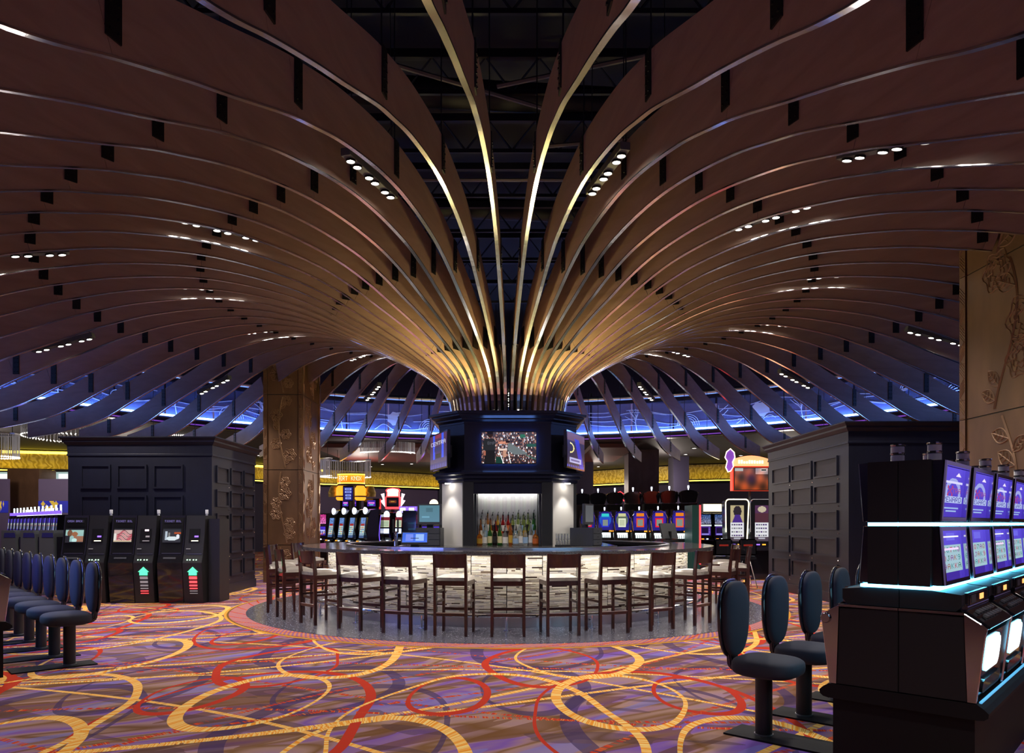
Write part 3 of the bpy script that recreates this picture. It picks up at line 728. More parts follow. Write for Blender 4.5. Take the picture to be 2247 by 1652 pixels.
for az, w in names_out.items():
    if az in (0, 330): continue
    lampbar(az, 7.6 if az in (90,60,120) else 7.9 if az in (240,270) else 7.2, w)
for k, l in enumerate(LIGHTS):
    rr = math.hypot(l[0]-X0, l[1]-D0)
    lamp('SPOT', 'spot_light', (l[0], l[1], l[2]-.1), 330, (1,.9,.78), spot_size=math.radians(125), spot_blend=.7, shadow_soft_size=.12)
# spotlights of the same kind above and behind the camera, outside the frame
for x, y in ((-2.6,2.2), (2.2,2.0), (-6.5,4.0), (5.,3.), (0,1.2), (-5.6,1.2), (5.4,.6)):
    lamp('SPOT', 'spot_light', (x, y, 3.25), 150, (1,.9,.78), spot_size=math.radians(115), spot_blend=.7, shadow_soft_size=.12)

# ================================================================== THE ROUND BAR
def bar():
    t = thing('round_bar', 'round bar with grey granite top, glittering mosaic front and steel kick', 'bar', (X0, D0, 0))
    MB().arc(2.78, 3.52, 1.0, 1.05, 0, 2*PI, 144, full=True).build('bar_top', M['granite'], t)
    MB().arc(2.74, 2.80, 1.05, 1.075, 0, 2*PI, 96, full=True).build('inner_rail', M['steel'], t)
    MB().arc(2.95, 3.08, .2, 1.0, 0, 2*PI, 96, full=True).build('carcass', M['black'], t)
    MB().arc(3.24, 3.29, .9905, .9995, 0, 2*PI, 96, full=True).build('under_light', M['led_bar'], t)
    MB().arc(3.0, 3.06, .0, .2, 0, 2*PI, 96, full=True).build('steel_kick', M['steel'], t)
    r = random.Random(9); n = 40
    pal = [rgb(205,198,184), rgb(190,184,170), rgb(222,216,204), rgb(150,140,126), rgb(176,170,164), rgb(120,104,92), rgb(58,46,42), rgb(206,200,196), rgb(180,176,178)]
    wt = [9,9,9,3,5,2,2.2,7,5]
    for k in range(n):
        a0 = 2*PI*k/n; a1 = 2*PI*(k+1)/n; mb = MB()
        if math.sin((a0+a1)/2) < .35:      # towards the camera or the sides
            z = .205; 
            while z < .98:
                h = r.choice((.011,.013,.013,.02)); a = a0+.003+r.uniform(-.03, 0)
                while a < a1-.003:
                    w = r.uniform(.012,.085); b0, b1 = max(a, a0+.0015), min(a+w, a1-.0015)
                    if b1-b0 > .003:
                        c = r.choices(pal, wt)[0]; q = r.uniform(.85, 1.08)
                        mb.arc(3.08, 3.092+r.uniform(0,.006), z, z+h-.002, b0, b1-.0008, 1, col=tuple(min(1, x*q) for x in c))
                    a += w
                z += h
            p = mb.build('mosaic_panel', M['mosaic'], t); p['kind'] = 'stuff'
        else:
            MB().arc(3.08, 3.1, .205, .98, a0+.0015, a1-.0015, 2).build('mosaic_panel', M['rib_white'], t)
    # foot rail
    MB().tube([(3.34*math.cos(2*PI*k/96), 3.34*math.sin(2*PI*k/96), .2) for k in range(96)], .024, 8, True).build('foot_rail', M['chrome'], t, smooth=True)
    for k in range(18):
        a = 2*PI*(k+.5)/18-PI/2+PI/18
        mb = MB().lathe([(.05,.008),(.05,.016),(.016,.018),(.016,.19)], 12, (3.34*math.cos(a), 3.34*math.sin(a), 0))
        mb.tube([(3.34*math.cos(a), 3.34*math.sin(a), .12), (3.05*math.cos(a), 3.05*math.sin(a), .12)], .012, 6); mb.build('rail_post', M['chrome'], t, smooth=True)
bar()

# ------------------------------------------------------------------ octagonal kiosk in the middle
RAT = .61
def octo(a, w=None):
    w = a*RAT if w is None else w
    return [(w,-a),(a,-w),(a,w),(w,a),(-w,a),(-a,w),(-a,-w),(-w,-a)]
def octo_stack(prof, wr=RAT):
    vs = []; fs = []
    for a, z in prof: vs += [(x,y,z) for x,y in octo(a, a*wr)]
    for i in range(len(prof)-1):
        for k in range(8): fs.append((i*8+k, i*8+(k+1)%8, (i+1)*8+(k+1)%8, (i+1)*8+k))
    fs.append(tuple(range(8))[::-1]); fs.append(tuple(range((len(prof)-1)*8, len(prof)*8)))
    return MB().add(vs, fs)
def kiosk():
    t = thing('octagonal_kiosk', 'dark octagonal kiosk standing in the middle of the round bar under the fan', 'kiosk', (X0, D0, 0))
    octo_stack([(1.13,3.02),(1.16,3.03),(1.16,3.06),(1.21,3.09),(1.21,3.11),(1.27,3.15),(1.27,3.17),(1.31,3.18),(1.31,3.22),(1.0,3.22)]).build('upper_cornice', M['kiosk'], t)
    octo_stack([(1.15,2.27),(1.15,3.03)]).build('upper_body', M['kiosk'], t)
    octo_stack([(.9,2.08),(1.15,2.08),(1.17,2.10),(1.17,2.13),(1.21,2.15),(1.21,2.19),(1.25,2.21),(1.25,2.24),(1.22,2.25),(1.2,2.275),(1.15,2.28)]).build('lower_cornice', M['kiosk'], t)
    # lower body: posts, pale pillars on the chamfers, header and a niche in each straight face
    for k in range(4):
        m4 = Matrix.Rotation(k*PI/2, 4, 'Z')
        for s in (-1, 1):
            MB().box(*( (-.72,-.55) if s < 0 else (.55,.72)), -1.15, -.98, 1.05, 2.09, m4).build('post', M['black'], t)
        MB().box(-.55, .55, -1.13, -1.02, 1.9, 2.09, m4).build('header', M['kiosk'], t)
        pts = [m4 @ Vector(p) for p in ((.735,-1.1,0), (1.10,-.735,0), (1.02,-.66,0), (.66,-1.02,0))]
        MB().prism([(p.x,p.y) for p in pts], 1.05, 2.08, 'z').build('pale_pillar', M['white_pillar'], t)
    MB().box(-.9, .9, -.62, .9, 1.05, 2.09).build('core', M['black'], t)
    mb = MB()
    for k in range(46): mb.box(-.5+k*.0218, -.5+k*.0218+.015, -.64, -.62, 1.06, 1.95)
    mb.build('ribbed_back_panel', M['rib_white'], t)['kind'] = 'stuff'
    MB().box(-.5, .5, -.72, -.66, 1.955, 1.975).build('niche_light', M['led_niche'], t)
    for s in (-1, 1): MB().box(*( (-.56,-.51) if s < 0 else (.51,.56)), -.98, -.62, 1.06, 1.9).build('niche_side', M['grey_monitor'], t)
    for s in (-1, 1):
        for q in (-1, 1):
            p = (s*.98, q*.98*1.0, 2.075); MB().lathe([(.0,-.01),(.05,-.01),(.05,.0)], 12, p).build('soffit_spot', M['warm_lamp'], t)
    for k in range(2): MB().box(-.5, .5, -.8+k*.1, -.7+k*.1, 1.06, 1.15+k*.1).build('bottle_step', M['rib_white'], t)
kiosk()
for sx in (-1, 1): lamp('SPOT', 'soffit_light', (X0+sx*1.03, D0-1.04, 2.05), 22, (1,.95,.88), spot_size=math.radians(80), spot_blend=.5, shadow_soft_size=.03)
# throat uplights on the kiosk roof
for k in range(16):
    a = 2*PI*(k+.5)/16
    o = thing('uplight', 'small warm uplight on the kiosk roof, washing the fin throat', 'lamp', (X0+1.12*math.cos(a), D0+1.12*math.sin(a), 3.225), a, 'uplights around the kiosk roof')
    MB().lathe([(.03,0),(.035,.03),(.03,.035)], 10).build('can', M['black'], o); MB().lathe([(.0,.036),(.025,.036),(.025,.034)], 10).build('lens', M['downlight'], o)
for k in range(8):
    a = 2*PI*(k+.5)/8
    l = lamp('SPOT', 'uplight_beam', (X0+1.2*math.cos(a), D0+1.2*math.sin(a), 3.3), 200, (1,.82,.30), spot_size=math.radians(150), spot_blend=.8, shadow_soft_size=.05)
    l.rotation_euler = (Vector((-math.cos(a)*.75, -math.sin(a)*.75, -1))).to_track_quat('Z', 'Y').to_euler()

im = crowd_img()
def tvs():
    Y = D0-1.15
    t = thing('television', 'flat television in the kiosk front showing a tennis umpire before a crowd', 'television', (X0+.02, Y-.001, 2.635))
    MB().box(-.42, .42, -.03, -.02, -.24, .24).build('rear_glow', M['led_blue'], t); MB().box(-.3, .3, -.045, 0, -.15, .15).build('wall_mount', M['black'], t)
    MB().box(-.445, .445, -.062, -.045, -.265, .265).build('frame', M['black'], t)
    screen('screen', .875, .50, im*1.3, t, (0,-.064,0))
    for s, img, lab in ((-1, side_tv_img(0), 'television on an arm at the kiosk\'s left side, showing blue towers'), (1, side_tv_img(1), 'television on an arm at the kiosk\'s right side, showing a blue and orange picture')):
        c = P(962 if s < 0 else 1264, 990, D0-1.03); q = thing('television', lab, 'television', c, s*math.radians(68))
        # tilt so the screen looks outward-forward
        MB().box(-.5, .5, 0, .05, -.30, .30).build('casing', M['gloss_black'], q, bevel=.004)
        screen('screen', .95, .55, np.repeat(np.repeat(img, 1, 0), 1, 1), q, (0,-.003,0))
        MB().box(-.1, .1, .05, .2, -.1, .1).build('wall_arm', M['black'], q); q.rotation_euler = (0, 0, s*math.radians(68))
tvs()
def back_counter():
    t = thing('back_counter', 'granite back counter around the kiosk carrying bottles and cash registers', 'counter', (X0, D0, 0))
    MB().prism(octo(1.78, 1.1), 1.0, 1.055, 'z').build('granite_top', M['granite'], t)
    MB().prism(octo(1.7, 1.05), 0.008, 1.0, 'z').build('cabinet_body', M['black'], t)
back_counter()

# ------------------------------------------------------------------ bottles
def bottle(kind, x, y, z, lab, mt, lb, sc_=1.):
    t = thing('liquor_bottle', lab, 'bottle', (x,y,z), 0, 'liquor bottles in the kiosk niche')
    r, h = {'tall': (.034,.20), 'squat': (.046,.15), 'square': (.04,.18), 'slim': (.03,.22)}[kind]; r *= sc_; h *= sc_
    prof = [(r*.9,0),(r,.01),(r,h*.8),(r*.8,h*.95),(.013,h*1.15),(.012,h*1.45),(.015,h*1.46),(.015,h*1.5)]
    MB().lathe(prof, 4 if kind == 'square' else 12, m=Matrix.Rotation(PI/4, 4, 'Z')).build('glass', mt, t, smooth=(kind != 'square'))
    MB().lathe([(r+.0012,h*.18),(r+.0012,h*.68)], 12, caps=False).build('label', lb, t)
    mb = MB().lathe([(.012,h*1.5),(.012,h*1.58),(.004,h*1.6)], 8); mb.tube([(0,0,h*1.58),(.012,0,h*1.8)], .004, 5); mb.build('pourer', M['black'], t)
rb = random.Random(4)
kinds = ['squat','square','tall','tall','tall','square','slim','squat','tall','square','slim','squat']
fr = [(1,3),(0,0),(2,1),(4,2),(2,1),(0,0),(1,3),(0,5),(0,0),(0,5),(0,0),(1,4)]
cn = ['clear','amber','green','golden','dark','red','lime']; ln = ['white','cream','black','gold','orange','blue']
for row, (yy, zz, xs) in enumerate(((-.93, 1.056, np.linspace(-.46,.46,12)), (-.75, 1.152, np.linspace(-.45,.45,12)), (-.65, 1.252, np.linspace(-.43,.43,11)))):
    for i, x in enumerate(xs):
        if row == 0: c, l = fr[i]
        else: c, l = (rb.choice([0,1,5,0,3]) if i < 6 else rb.choice([6,2,6,2,0])), rb.randrange(6)
        kd = kinds[i] if row == 0 else rb.choice(['tall','slim','tall'])
        where = ['front row', 'middle step', 'top step'][row]
        if row == 2: yy2 = -.66
        bottle(kd, X0+x+rb.uniform(-.006,.006), D0+yy-(.0 if row < 2 else .0), zz, '%s glass bottle with a %s label, %s from the left in the %s' % (cn[c], ln[l], ORD[i], where), BOT[c], LAB[l], 1.12 if row == 0 else 1.0)

# ------------------------------------------------------------------ on and behind the bar
def register(x, y, rz, lab, on):
    t = thing('cash_register', lab, 'register', (x,y,1.056), rz)
    MB().box(-.2, .2, -.2, .2, 0, .29).build('drawer_stack', M['drawer'], t, bevel=.004)
    for k in range(3):
        d = MB().box(-.185, .185, -.212, -.2, .012+k*.094, .098+k*.094).build('drawer', M['grey_monitor'], t); MB().box(-.02, .02, -.216, -.212, .045+k*.094, .055+k*.094).build('lock', M['black'], d)
    MB().box(-.05, .05, -.02, .06, .29, .36).build('neck', M['black'], t)
    s = MB().box(-.2, .2, -.06, -.015, .34, .68).build('monitor', M['grey_monitor'], t, bevel=.006)
    im_ = canvas(24, 20, (.33,.5,.56), (.36,.52,.6)) if on else canvas(24, 20, (.32,.33,.35), (.36,.37,.38))
    if on: im_[3:8, 8:16] *= .85; im_[13:15, 3:12] *= 1.25
    screen('screen', .33, .27, im_, s, (0,-.062,.52))
register(X0-1.27, D0-1.02, -.05, 'cash register with lit blue-grey screen, left of the kiosk', True)
register(X0+1.28, D0-1.0, math.radians(62), 'cash register turned sideways, right of the kiosk', False)
def glass_rack():
    t = thing('glass_rack', 'small rack of upturned glasses right of the bottles', 'rack', (X0+.88, D0-1.3, 1.056))
    MB().box(-.12,.12,-.1,.1,0,.02).build('tray', M['black'], t)
    for k in range(5):
        g_ = MB().lathe([(.018,.02),(.012,.08),(.022,.1),(.024,.2)], 10, (-.09+k*.045, -.03, 0), caps=False).build('glass', BOT[0], t)
        MB().lathe([(.018,.0),(.02,.1)], 10, (-.09+k*.045, .05, .02), caps=False).build('glass', BOT[0], t)
glass_rack()
def beer_tap():
    p = P(861, 1190, D0-2.0); t = thing('beer_tap', 'chrome beer tap column with dark handles on the left of the bar', 'beer tap', (p.x+.06, D0-2.05, .86))
    MB().lathe([(.06,0),(.06,.02),(.03,.03),(.03,.42),(.033,.44)], 16).build('column', M['chrome'], t, smooth=True)
    for k in (-1, 1): MB().box(k*.035-.012, k*.035+.012, -.04,-.015, .42, .62).build('handle', M['black'], t, bevel=.003); 
    MB().tube([(0,0,.38),(0,-.08,.38),(0,-.09,.3)], .009, 6).build('spout', M['chrome'], t)
    o = MB().box(p.x+.02, p.x+.95, D0-2.2, D0-1.86, .01, .86).build('under_counter', M['steel']); tag(o, 'low steel under-counter with sinks inside the bar on the left', 'counter')
beer_tap()
def pos_screen():
    p = P(917, 1176, 11.1); t = thing('touch_screen', 'tilted blue order screen on the left of the bar, facing the bartender side', 'screen', (p.x-.02, 10.9, 1.2), .08)
    mb = MB().box(-.2, .2, -.01, .02, -.13, .13, Matrix.Rotation(-math.radians(52), 4, 'X')); mb.build('casing', M['black'], t)
    im_ = canvas(30, 20, (.2,.4,.85), (.25,.45,.95)); im_[3:17, 4:13] = (.45,.55,.95); im_[3:17, 16:26] = (.6,.75,1.)
    screen('screen', .37, .23, im_, t, (0,-.0095,.0075), (-math.radians(52),0,0))
    MB().box(-.06,.06,-.03,.05,-.15,.0).build('foot', M['black'], t)
    o = MB().box(p.x-.55, p.x+.3, 10.74, 11.0, .9, 1.06).build('service_shelf', M['steel']); tag(o, 'polished steel service shelf under the tilted order screen', 'shelf')
pos_screen()
def second_pos():
    t = thing('order_terminal', 'dark order terminal seen from the side, standing on the right of the bar', 'terminal', (XP(1472, 14.9), 14.9, 1.056), .5)
    MB().box(-.12,.12,-.1,.1,-.02,.02).build('foot', M['black'], t); MB().box(-.02,.02,0,.05,.02,.2).build('neck', M['black'], t)
    MB().box(-.2, .2, -.02, .02, .05, .38, Matrix.Rotation(-.35, 4, 'X')).build('monitor', M['grey_monitor'], t)
second_pos()

# ------------------------------------------------------------------ bar stools
def make_stool():
    t = thing('bar_stool', 'x', 'bar stool')   # seated person looks along +y; back at -y
    W, Dp = .22, .21
    for sx in (-1, 1):
        mb = MB(); x = sx*(W-.02)
        pts = [(-Dp+.0,0),(-Dp+.0,.72),(-Dp-.035,1.03)]
        mb.prism([(-Dp-.012,0),(-Dp+.028,0),(-Dp+.03,.74),(-Dp-.01,1.035),(-Dp-.04,1.03),(-Dp-.018,.74)], x-.017, x+.017, 'x'); mb.build('rear_leg', M['stool_wood'], t, bevel=.002)
        MB().prism([(Dp-.028,0),(Dp+.004,0),(Dp+.006,.68),(Dp-.03,.68)], x-.017, x+.017, 'x').build('front_leg', M['stool_wood'], t, bevel=.002)
        for z in (.40,.53): MB().box(x-.011, x+.011, -Dp+.02, Dp-.02, z, z+.03).build('side_rail', M['stool_wood'], t)
        MB().box(x-.014, x+.014, -Dp+.02, Dp-.02, .63, .69).build('side_apron', M['stool_wood'], t)
    MB().box(-W+.03, W-.03, Dp-.026, Dp-.002, .28, .315).build('foot_rest', M['stool_wood'], t)
    f = MB().box(-W+.03, W-.03, -Dp-.006, -Dp+.016, .25, .285).build('rear_stretcher', M['stool_wood'], t)
    MB().box(-W+.03, W-.03, -Dp-.01, -Dp+.018, .285, .29).build('rear_stretcher_plate', M['steel'], t)['label'] = 'thin metal wear plate'
    for y in (-Dp+.005, Dp-.025): MB().box(-W+.03, W-.03, y, y+.02, .63, .69).build('apron', M['stool_wood'], t)
    # curved back panel
    mb = MB(); vs = []; n = 10
    for k in range(n+1):
        x = -W+.035+(2*W-.07)*k/n; c = -.03*(1-(2*k/n-1)**2)
        for dy, z in ((0,.855),(.018,.855),(-.012,1.03-.006*math.sin(PI*k/n)),(-.03,1.03-.006*math.sin(PI*k/n))): vs.append((x, -Dp-.018+c+dy, z))
    fs = []
    for k in range(n):
        for q in range(4): fs.append((k*4+q, k*4+(q+1)%4, k*4+4+(q+1)%4, k*4+4+q))
    fs += [(3,2,1,0), (n*4,n*4+1,n*4+2,n*4+3)]
    mb.add(vs, fs).build('backrest', M['stool_wood'], t)
    # cushion
    bm = bmesh.new(); bmesh.ops.create_cube(bm, size=1.); bmesh.ops.subdivide_edges(bm, edges=bm.edges, cuts=5, use_grid_fill=True)
    for v in bm.verts:
        u, w, z = v.co.x*2, v.co.y*2, v.co.z*2
        e = (1-abs(u)**5)*(1-abs(w)**5)
        v.co = Vector((u*(W-.002)*(1 - .05*(1-e) if z > 0 else 1), w*(Dp-.0)*(1) + .012, .69+(.022 if z < 0 else .022+.052*(.35+.65*(1-abs(u)**4)*(1-abs(w)**4)))-(0 if z > 0 else .022)))
    me = bpy.data.meshes.new('cushion'); bm.to_mesh(me); bm.free(); me.shade_smooth(); me.materials.append(M['seat_leather'])
    link('cushion', me, t)
    return t
ST = make_stool(); ST['group'] = 'bar stools around the round bar'
stools = [(-72,3.97,'leftmost of the ring, beside the black cabinet'), (-58,3.9,'third from the left end of the ring, beside the terrazzo edge'), (-45.5,3.83,'at the left curve of the bar, under the dark bar edge'), (-32.5,3.8,'four places left of the central stool minus one'),
          (-21.2,3.8,'second left of the central stool'), (-10.4,3.8,'directly left of the central stool'), (0.3,3.8,'the central one, right before the kiosk'), (10.6,3.8,'directly right of the central stool'),
          (20.8,3.8,'second right of the central stool'), (32.,3.8,'third right of the central stool'), (44.8,3.8,'fourth right of the central stool'), (59.5,3.86,'at the bar\'s right curve, last but one'), (76,3.98,'last visible at the right end, seen edge on'),
          (-90,4.08,'just behind the leftmost stool'), (-107,4.2,'far left behind the bar, by the column'), (92,4.0,'behind the last right stool, mostly hidden')]
fix = {-32.5:'third left of the central stool', -45.5:'fourth left of the central stool', -58:'fifth left of the central stool'}
for i, (az, r, w) in enumerate(stools):
    w = fix.get(az, w); a = math.radians(az); t = ST if i == 0 else copy_tree(ST)
    t.location = (X0+r*math.sin(a)*.966, D0-r*math.cos(a)*.966, .009); t.rotation_euler = (0,0,a)
    t['label'] = 'dark wooden stool with pearl seat, ' + w

# ------------------------------------------------------------------ panelled black cabinets
def frame_parts(m4, w, h, t, deep):
    mb = MB(); b = .035
    for x0, x1, z0, z1 in ((0,w,0,b),(0,w,h-b,h),(0,b,b,h-b),(w-b,w,b,h-b)):
        mb.box(x0, x1, -.03, 0, z0, z1, m4)
    f = mb.build('panel_frame', M['cabinet'], t)
    MB().box(b, w-b, -.004, 0, b, h-b, m4).build('inset_panel', M['cabinet_panel'] if deep else M['cabinet'], f)
def cab(name, label, x0, x1, y0, y1, zt, faces):
    cx, cy = (x0+x1)/2, (y0+y1)/2
    t = thing(name, label, 'cabinet', (cx, cy, 0)); hx, hy = (x1-x0)/2, (y1-y0)/2
    MB().box(-hx, hx, -hy, hy, .18, zt-.3).build('body', M['cabinet'], t)
    MB().box(-hx-.02, hx+.02, -hy-.02, hy+.02, 0, .18).build('plinth', M['cabinet'], t)
    prof = [(.0,zt-.36),(.02,zt-.36),(.02,zt-.33),(0.01,zt-.32),(.015,zt-.16),(.03,zt-.15),(.07,zt-.1),(.075,zt-.07),(.12,zt-.02),(.12,zt),(-.1,zt)]
    vs = []; fs = []
    for a, z in prof: vs += [(hx+a,-hy-a,z),(hx+a,hy+a,z),(-hx-a,hy+a,z),(-hx-a,-hy-a,z)]
    for i in range(len(prof)-1):
        for k in range(4): fs.append((i*4+k, i*4+(k+1)%4, (i+1)*4+(k+1)%4, (i+1)*4+k))
    fs.append((0,1,2,3)); fs.append(tuple(range((len(prof)-1)*4, len(prof)*4)))
    MB().add(vs, fs).build('cornice', M['cabinet'], t)
    for o, u, n, L, cols, rows, deep, z0, z1, e0, e1 in faces:
        o = Vector(o)-Vector((cx,cy,0)); u = Vector(u); n = Vector(n)
        m4 = Matrix(((u.x,-n.x,0,o.x),(u.y,-n.y,0,o.y),(0,0,1,0),(0,0,0,1)))
        cw = (L-e0-e1)/cols; rh = (z1-z0)/rows
        for c in range(cols):
            for r_ in range(rows):
                mm = m4 @ Matrix.Translation((e0+c*cw+.07, 0, z0+r_*rh+.06)); frame_parts(mm, cw-.12, rh-.13, t, deep)
                if deep: MB().lathe([(.012,0),(.014,.012),(.006,.02)], 8, m=m4 @ Matrix.Translation((e0+(c+1)*cw-.02, -.001, z0+r_*rh)) @ Matrix.Rotation(PI/2, 4, 'X')).build('stud', M['chrome'], t)
    return t
cab('panelled_cabinet', 'large black panelled cabinet block on the left, behind the three kiosks', -8.55, -5.78, 14.0, 16.35, 3.08,
    [((-8.55,14.0,0), (1,0,0), (0,-1,0), 2.77, 3, 4, False, .25, 2.62, .18, .5), ((-5.78,14.0,0), (0,1,0), (1,0,0), 2.35, 3, 5, True, .28, 2.62, .12, .06)])
cab('panelled_cabinet', 'large black panelled cabinet block on the right, behind the near slot bank', 5.72, 9.6, 12.35, 16.2, 3.14,
    [((5.72,16.2,0), (0,-1,0), (-1,0,0), 3.85, 3, 5, True, .28, 2.68, .2, .35)])

# ------------------------------------------------------------------ ticket kiosks
def ticket_kiosk(x, lab, paint, lit, sign, side=.04):
    Y = 12.85; t = thing('ticket_kiosk', lab, 'kiosk', (x, Y, 0), 0., 'ticket kiosks before the left cabinet')
    prof = [(.06,0),(.0,.5),(-.02,.72),(.03,.86),(.10,1.2),(.15,1.56),(.6,1.56),(.6,0)]
    def yf(z): return float(np.interp(z, [0,.5,.72,.86,1.2,1.56], [.06,0,-.02,.03,.10,.15]))
    MB().prism(prof, 0, .44, 'x').build('left_tower', M['gloss_black'], t, bevel=.005); MB().prism([(a+.004,b) for a,b in prof], .447, .79, 'x').build('right_tower', M['black'], t, bevel=.005)
    MB().box(.80, .80+side, .25, .7, 0, 1.5).build('side_cabinet', M['black'], t)
    def put(x0, x1, z0, z1, n, mt, d=.008):
        a, b = yf(z0), yf(z1); return MB().add([(x0,a-d,z0),(x1,a-d,z0),(x1,b-d,z1),(x0,b-d,z1),(x0,a+.02,z0),(x1,a+.02,z0),(x1,b+.02,z1),(x0,b+.02,z1)], [(0,1,2,3),(4,7,6,5),(0,4,5,1),(3,2,6,7),(0,3,7,4),(1,5,6,2)]).build(n, M[mt], t)
    put(.03, .41, .875, 1.52, 'bezel', 'base_dark', .006)
    ang = math.atan2(yf(1.34)-yf(1.06), .28)
    screen('screen', .32, .25, paint, t, (.225, (yf(1.1)+yf(1.34))/2-.034, 1.2), (-ang,0,0), label='lit touch screen')
    im_ = canvas(60, 10, (.02,.02,.03), (.02,.02,.03)); text(im_, sign[0][:10], 1, 1, (.5,.45,.75)); screen('name_plate', .3, .05, im_, t, (.225, yf(1.44)-.026, 1.455), (-ang,0,0))
    put(.1, .32, .79, .82, 'ticket_slot', 'grey_monitor'); put(.52, .71, 1.08, 1.32, 'bill_recess', 'base_dark', .006)
    put(.57, .69, 1.10, 1.115, 'bill_light', 'cream_glow' if lit == 2 else 'dim_bar', .012); put(.62, .69, 1.17, 1.2, 'bill_symbol', 'violet_glow' if lit == 2 else 'dim_bar', .012)
    if lit == 1: put(.6, .67, 1.28, 1.31, 'card_light', 'pink_white', .012)
    put(.49, .56, .96, .972, 'label_strip', 'dim_bar', .012); put(.06, .4, .885, .89, 'chrome_line', 'steel'); put(.49, .77, .875, .88, 'chrome_line', 'steel')
    for k in range(4): put(.52+k*.048+(.015 if k > 1 else 0), .537+k*.048+(.015 if k > 1 else 0), .765, .782, 'green_dot', 'green_dot')
    mb = MB(); c = .63; y = -.012
    mb.prism([(c-.095,.56),(c+.095,.56),(c,.65)], yf(.6)-.012, yf(.6), 'y'); mb.prism([(c-.07,.5),(c+.07,.5),(c+.07,.56),(c-.07,.56)], yf(.55)-.012, yf(.55), 'y'); mb.build('green_arrow', M['green_glow'], t)
    z = .48
    for k, hh in enumerate((.05,.04,.03,.02,.015,.012)):
        red = {0: k in (4,5), 1: k < 4, 2: k < 4}[0 if lit == 1 else 1]
        put(c-.066, c+.066, z-hh, z, 'arrow_bar', 'red_glow' if red else 'dim_bar', .012); z -= hh+.028
    mb = MB().lathe([(.02,0),(.02,.03),(.028,.032),(.028,.1),(.024,.105)], 10, (.75,.3,1.56)); mb.build('candle_light', M['translucent_stack'], t, smooth=True)
    return t
def pic(k):
    im_ = canvas(40, 32, (.62,.78,.74), (.55,.7,.7)); yy, xx = np.mgrid[0:32, 0:40]; im_[:3] = (.1,.12,.14)
    if k == 0:
        im_[((xx-9)**2/30+(yy-10)**2/60) < 1] = (.45,.3,.2); im_[((xx-20)**2/50+(yy-12)**2/30) < 1] = (.6,.38,.25); im_[(yy > 16) & (xx > 18)] = (.6,.42,.32); im_[(yy > 15) & (xx < 10)] = (.1,.1,.12); im_[((xx-20)**2/36+(yy-26)**2/20) < 1] = (.75,.9,.88)
    elif k == 1:
        im_[3:] = (.78,.66,.64)
        for q in range(9): im_[(abs(yy-(8+q*3)-.9*np.sin((xx)*.22+q*.4)*5) < .9) & (xx > 6)] = (.85,.4,.45) if q % 2 else (.5,.2,.25)
        im_[(xx < 5) & (yy > 10)] = (.9,.88,.85); im_[27:] = (.8,.72,.6)
    else:
        im_[3:] = (.16,.17,.2); im_[(xx > 4) & (xx < 10) & (yy > 5) & (yy < 26)] = (.7,.75,.8); im_[(xx > 11) & (xx < 16) & (yy > 8) & (yy < 18)] = (.5,.5,.5); im_[((xx-20)**2/150+(yy-22)**2/25) < 1] = (.85,.9,.92); im_[(yy > 7) & (yy < 12) & (xx > 24)] = (.7,.3,.12); im_[((xx-33)**2/16+(yy-18)**2/30) < 1] = (.9,.92,.95)
    im_[30:] = (.12,.12,.15); return im_
ticket_kiosk(-8.0, 'black ticket kiosk with orange and teal picture, leftmost of three', pic(0), 1 if False else 2, ('CASH BACK',))
ticket_kiosk(-7.14, 'black ticket kiosk with pink striped picture, middle of three', pic(1), 1, ('TICKET BILL',))
ticket_kiosk(-6.27, 'black ticket kiosk with car picture on screen, rightmost of three', pic(2), 2, ('TICKET BILL',), .2)

# ------------------------------------------------------------------ fixed casino chairs
def make_chair():
    t = thing('slot_chair', 'x', 'chair')     # sitter looks along +y
    bm = bmesh.new(); bmesh.ops.create_uvsphere(bm, u_segments=24, v_segments=16, radius=1.)
    def pad(sx, sy, sz, p, cz, cy, name, mt, top_w=1.):
        b = bm.copy()
        for v in b.verts:
            x, y, z = v.co
            f = lambda q: math.copysign(abs(q)**p, q)
            k = 1+.12*z
            v.co = Vector((f(x)*sx*k, f(y)*sy+cy, f(z)*sz+cz))
        me = bpy.data.meshes.new(name); b.to_mesh(me); b.free(); me.shade_smooth(); me.materials.append(M[mt]); return me
    o = link('back_shell', pad(.185, .028, .27, .8, .77, -.235, 'back_shell', 'shell'), t); o.rotation_euler = (.0,0,0)
    link('back_cushion', pad(.172, .045, .255, .75, .77, -.20, 'back_cushion', 'fabric'), t)
    sc_ = bm.copy()
    for v in sc_.verts:
        x, y, z = v.co; f = lambda q, p: math.copysign(abs(q)**p, q)
        v.co = Vector((f(x,.62)*.205, f(y,.62)*.215+.03, f(z,.6)*.07+.472))
    me = bpy.data.meshes.new('seat_cushion'); sc_.to_mesh(me); sc_.free(); me.shade_smooth(); me.materials.append(M['fabric']); link('seat_cushion', me, t)
    bm.free()
    MB().prism([(-.2,.42),(-.1,.40),(-.1,.43),(-.2,.46),(-.225,.62),(-.25,.62),(-.235,.45)], -.06, .06, 'x').build('back_bracket', M['shell'], t, bevel=.008)
    MB().lathe([(.055,.012),(.055,.40)], 20).build('pedestal', M['black'], t, smooth=True)
    MB().lathe([(.062,.012),(.062,.02),(.055,.02)], 20).build('collar', M['steel'], t)
    MB().box(-.14, .14, -.22, .5, .0, .012).build('floor_plate', M['steel'] if False else M['base_dark'], t)
    return t
CH = make_chair(); CH['group'] = 'fixed chairs at the right slot bank'
eR = Vector((.734,-.679,0)); dR = Vector((.679,.734,0)); eL = Vector((-.736,-.677,0)); dL = Vector((-.677,.736,0))
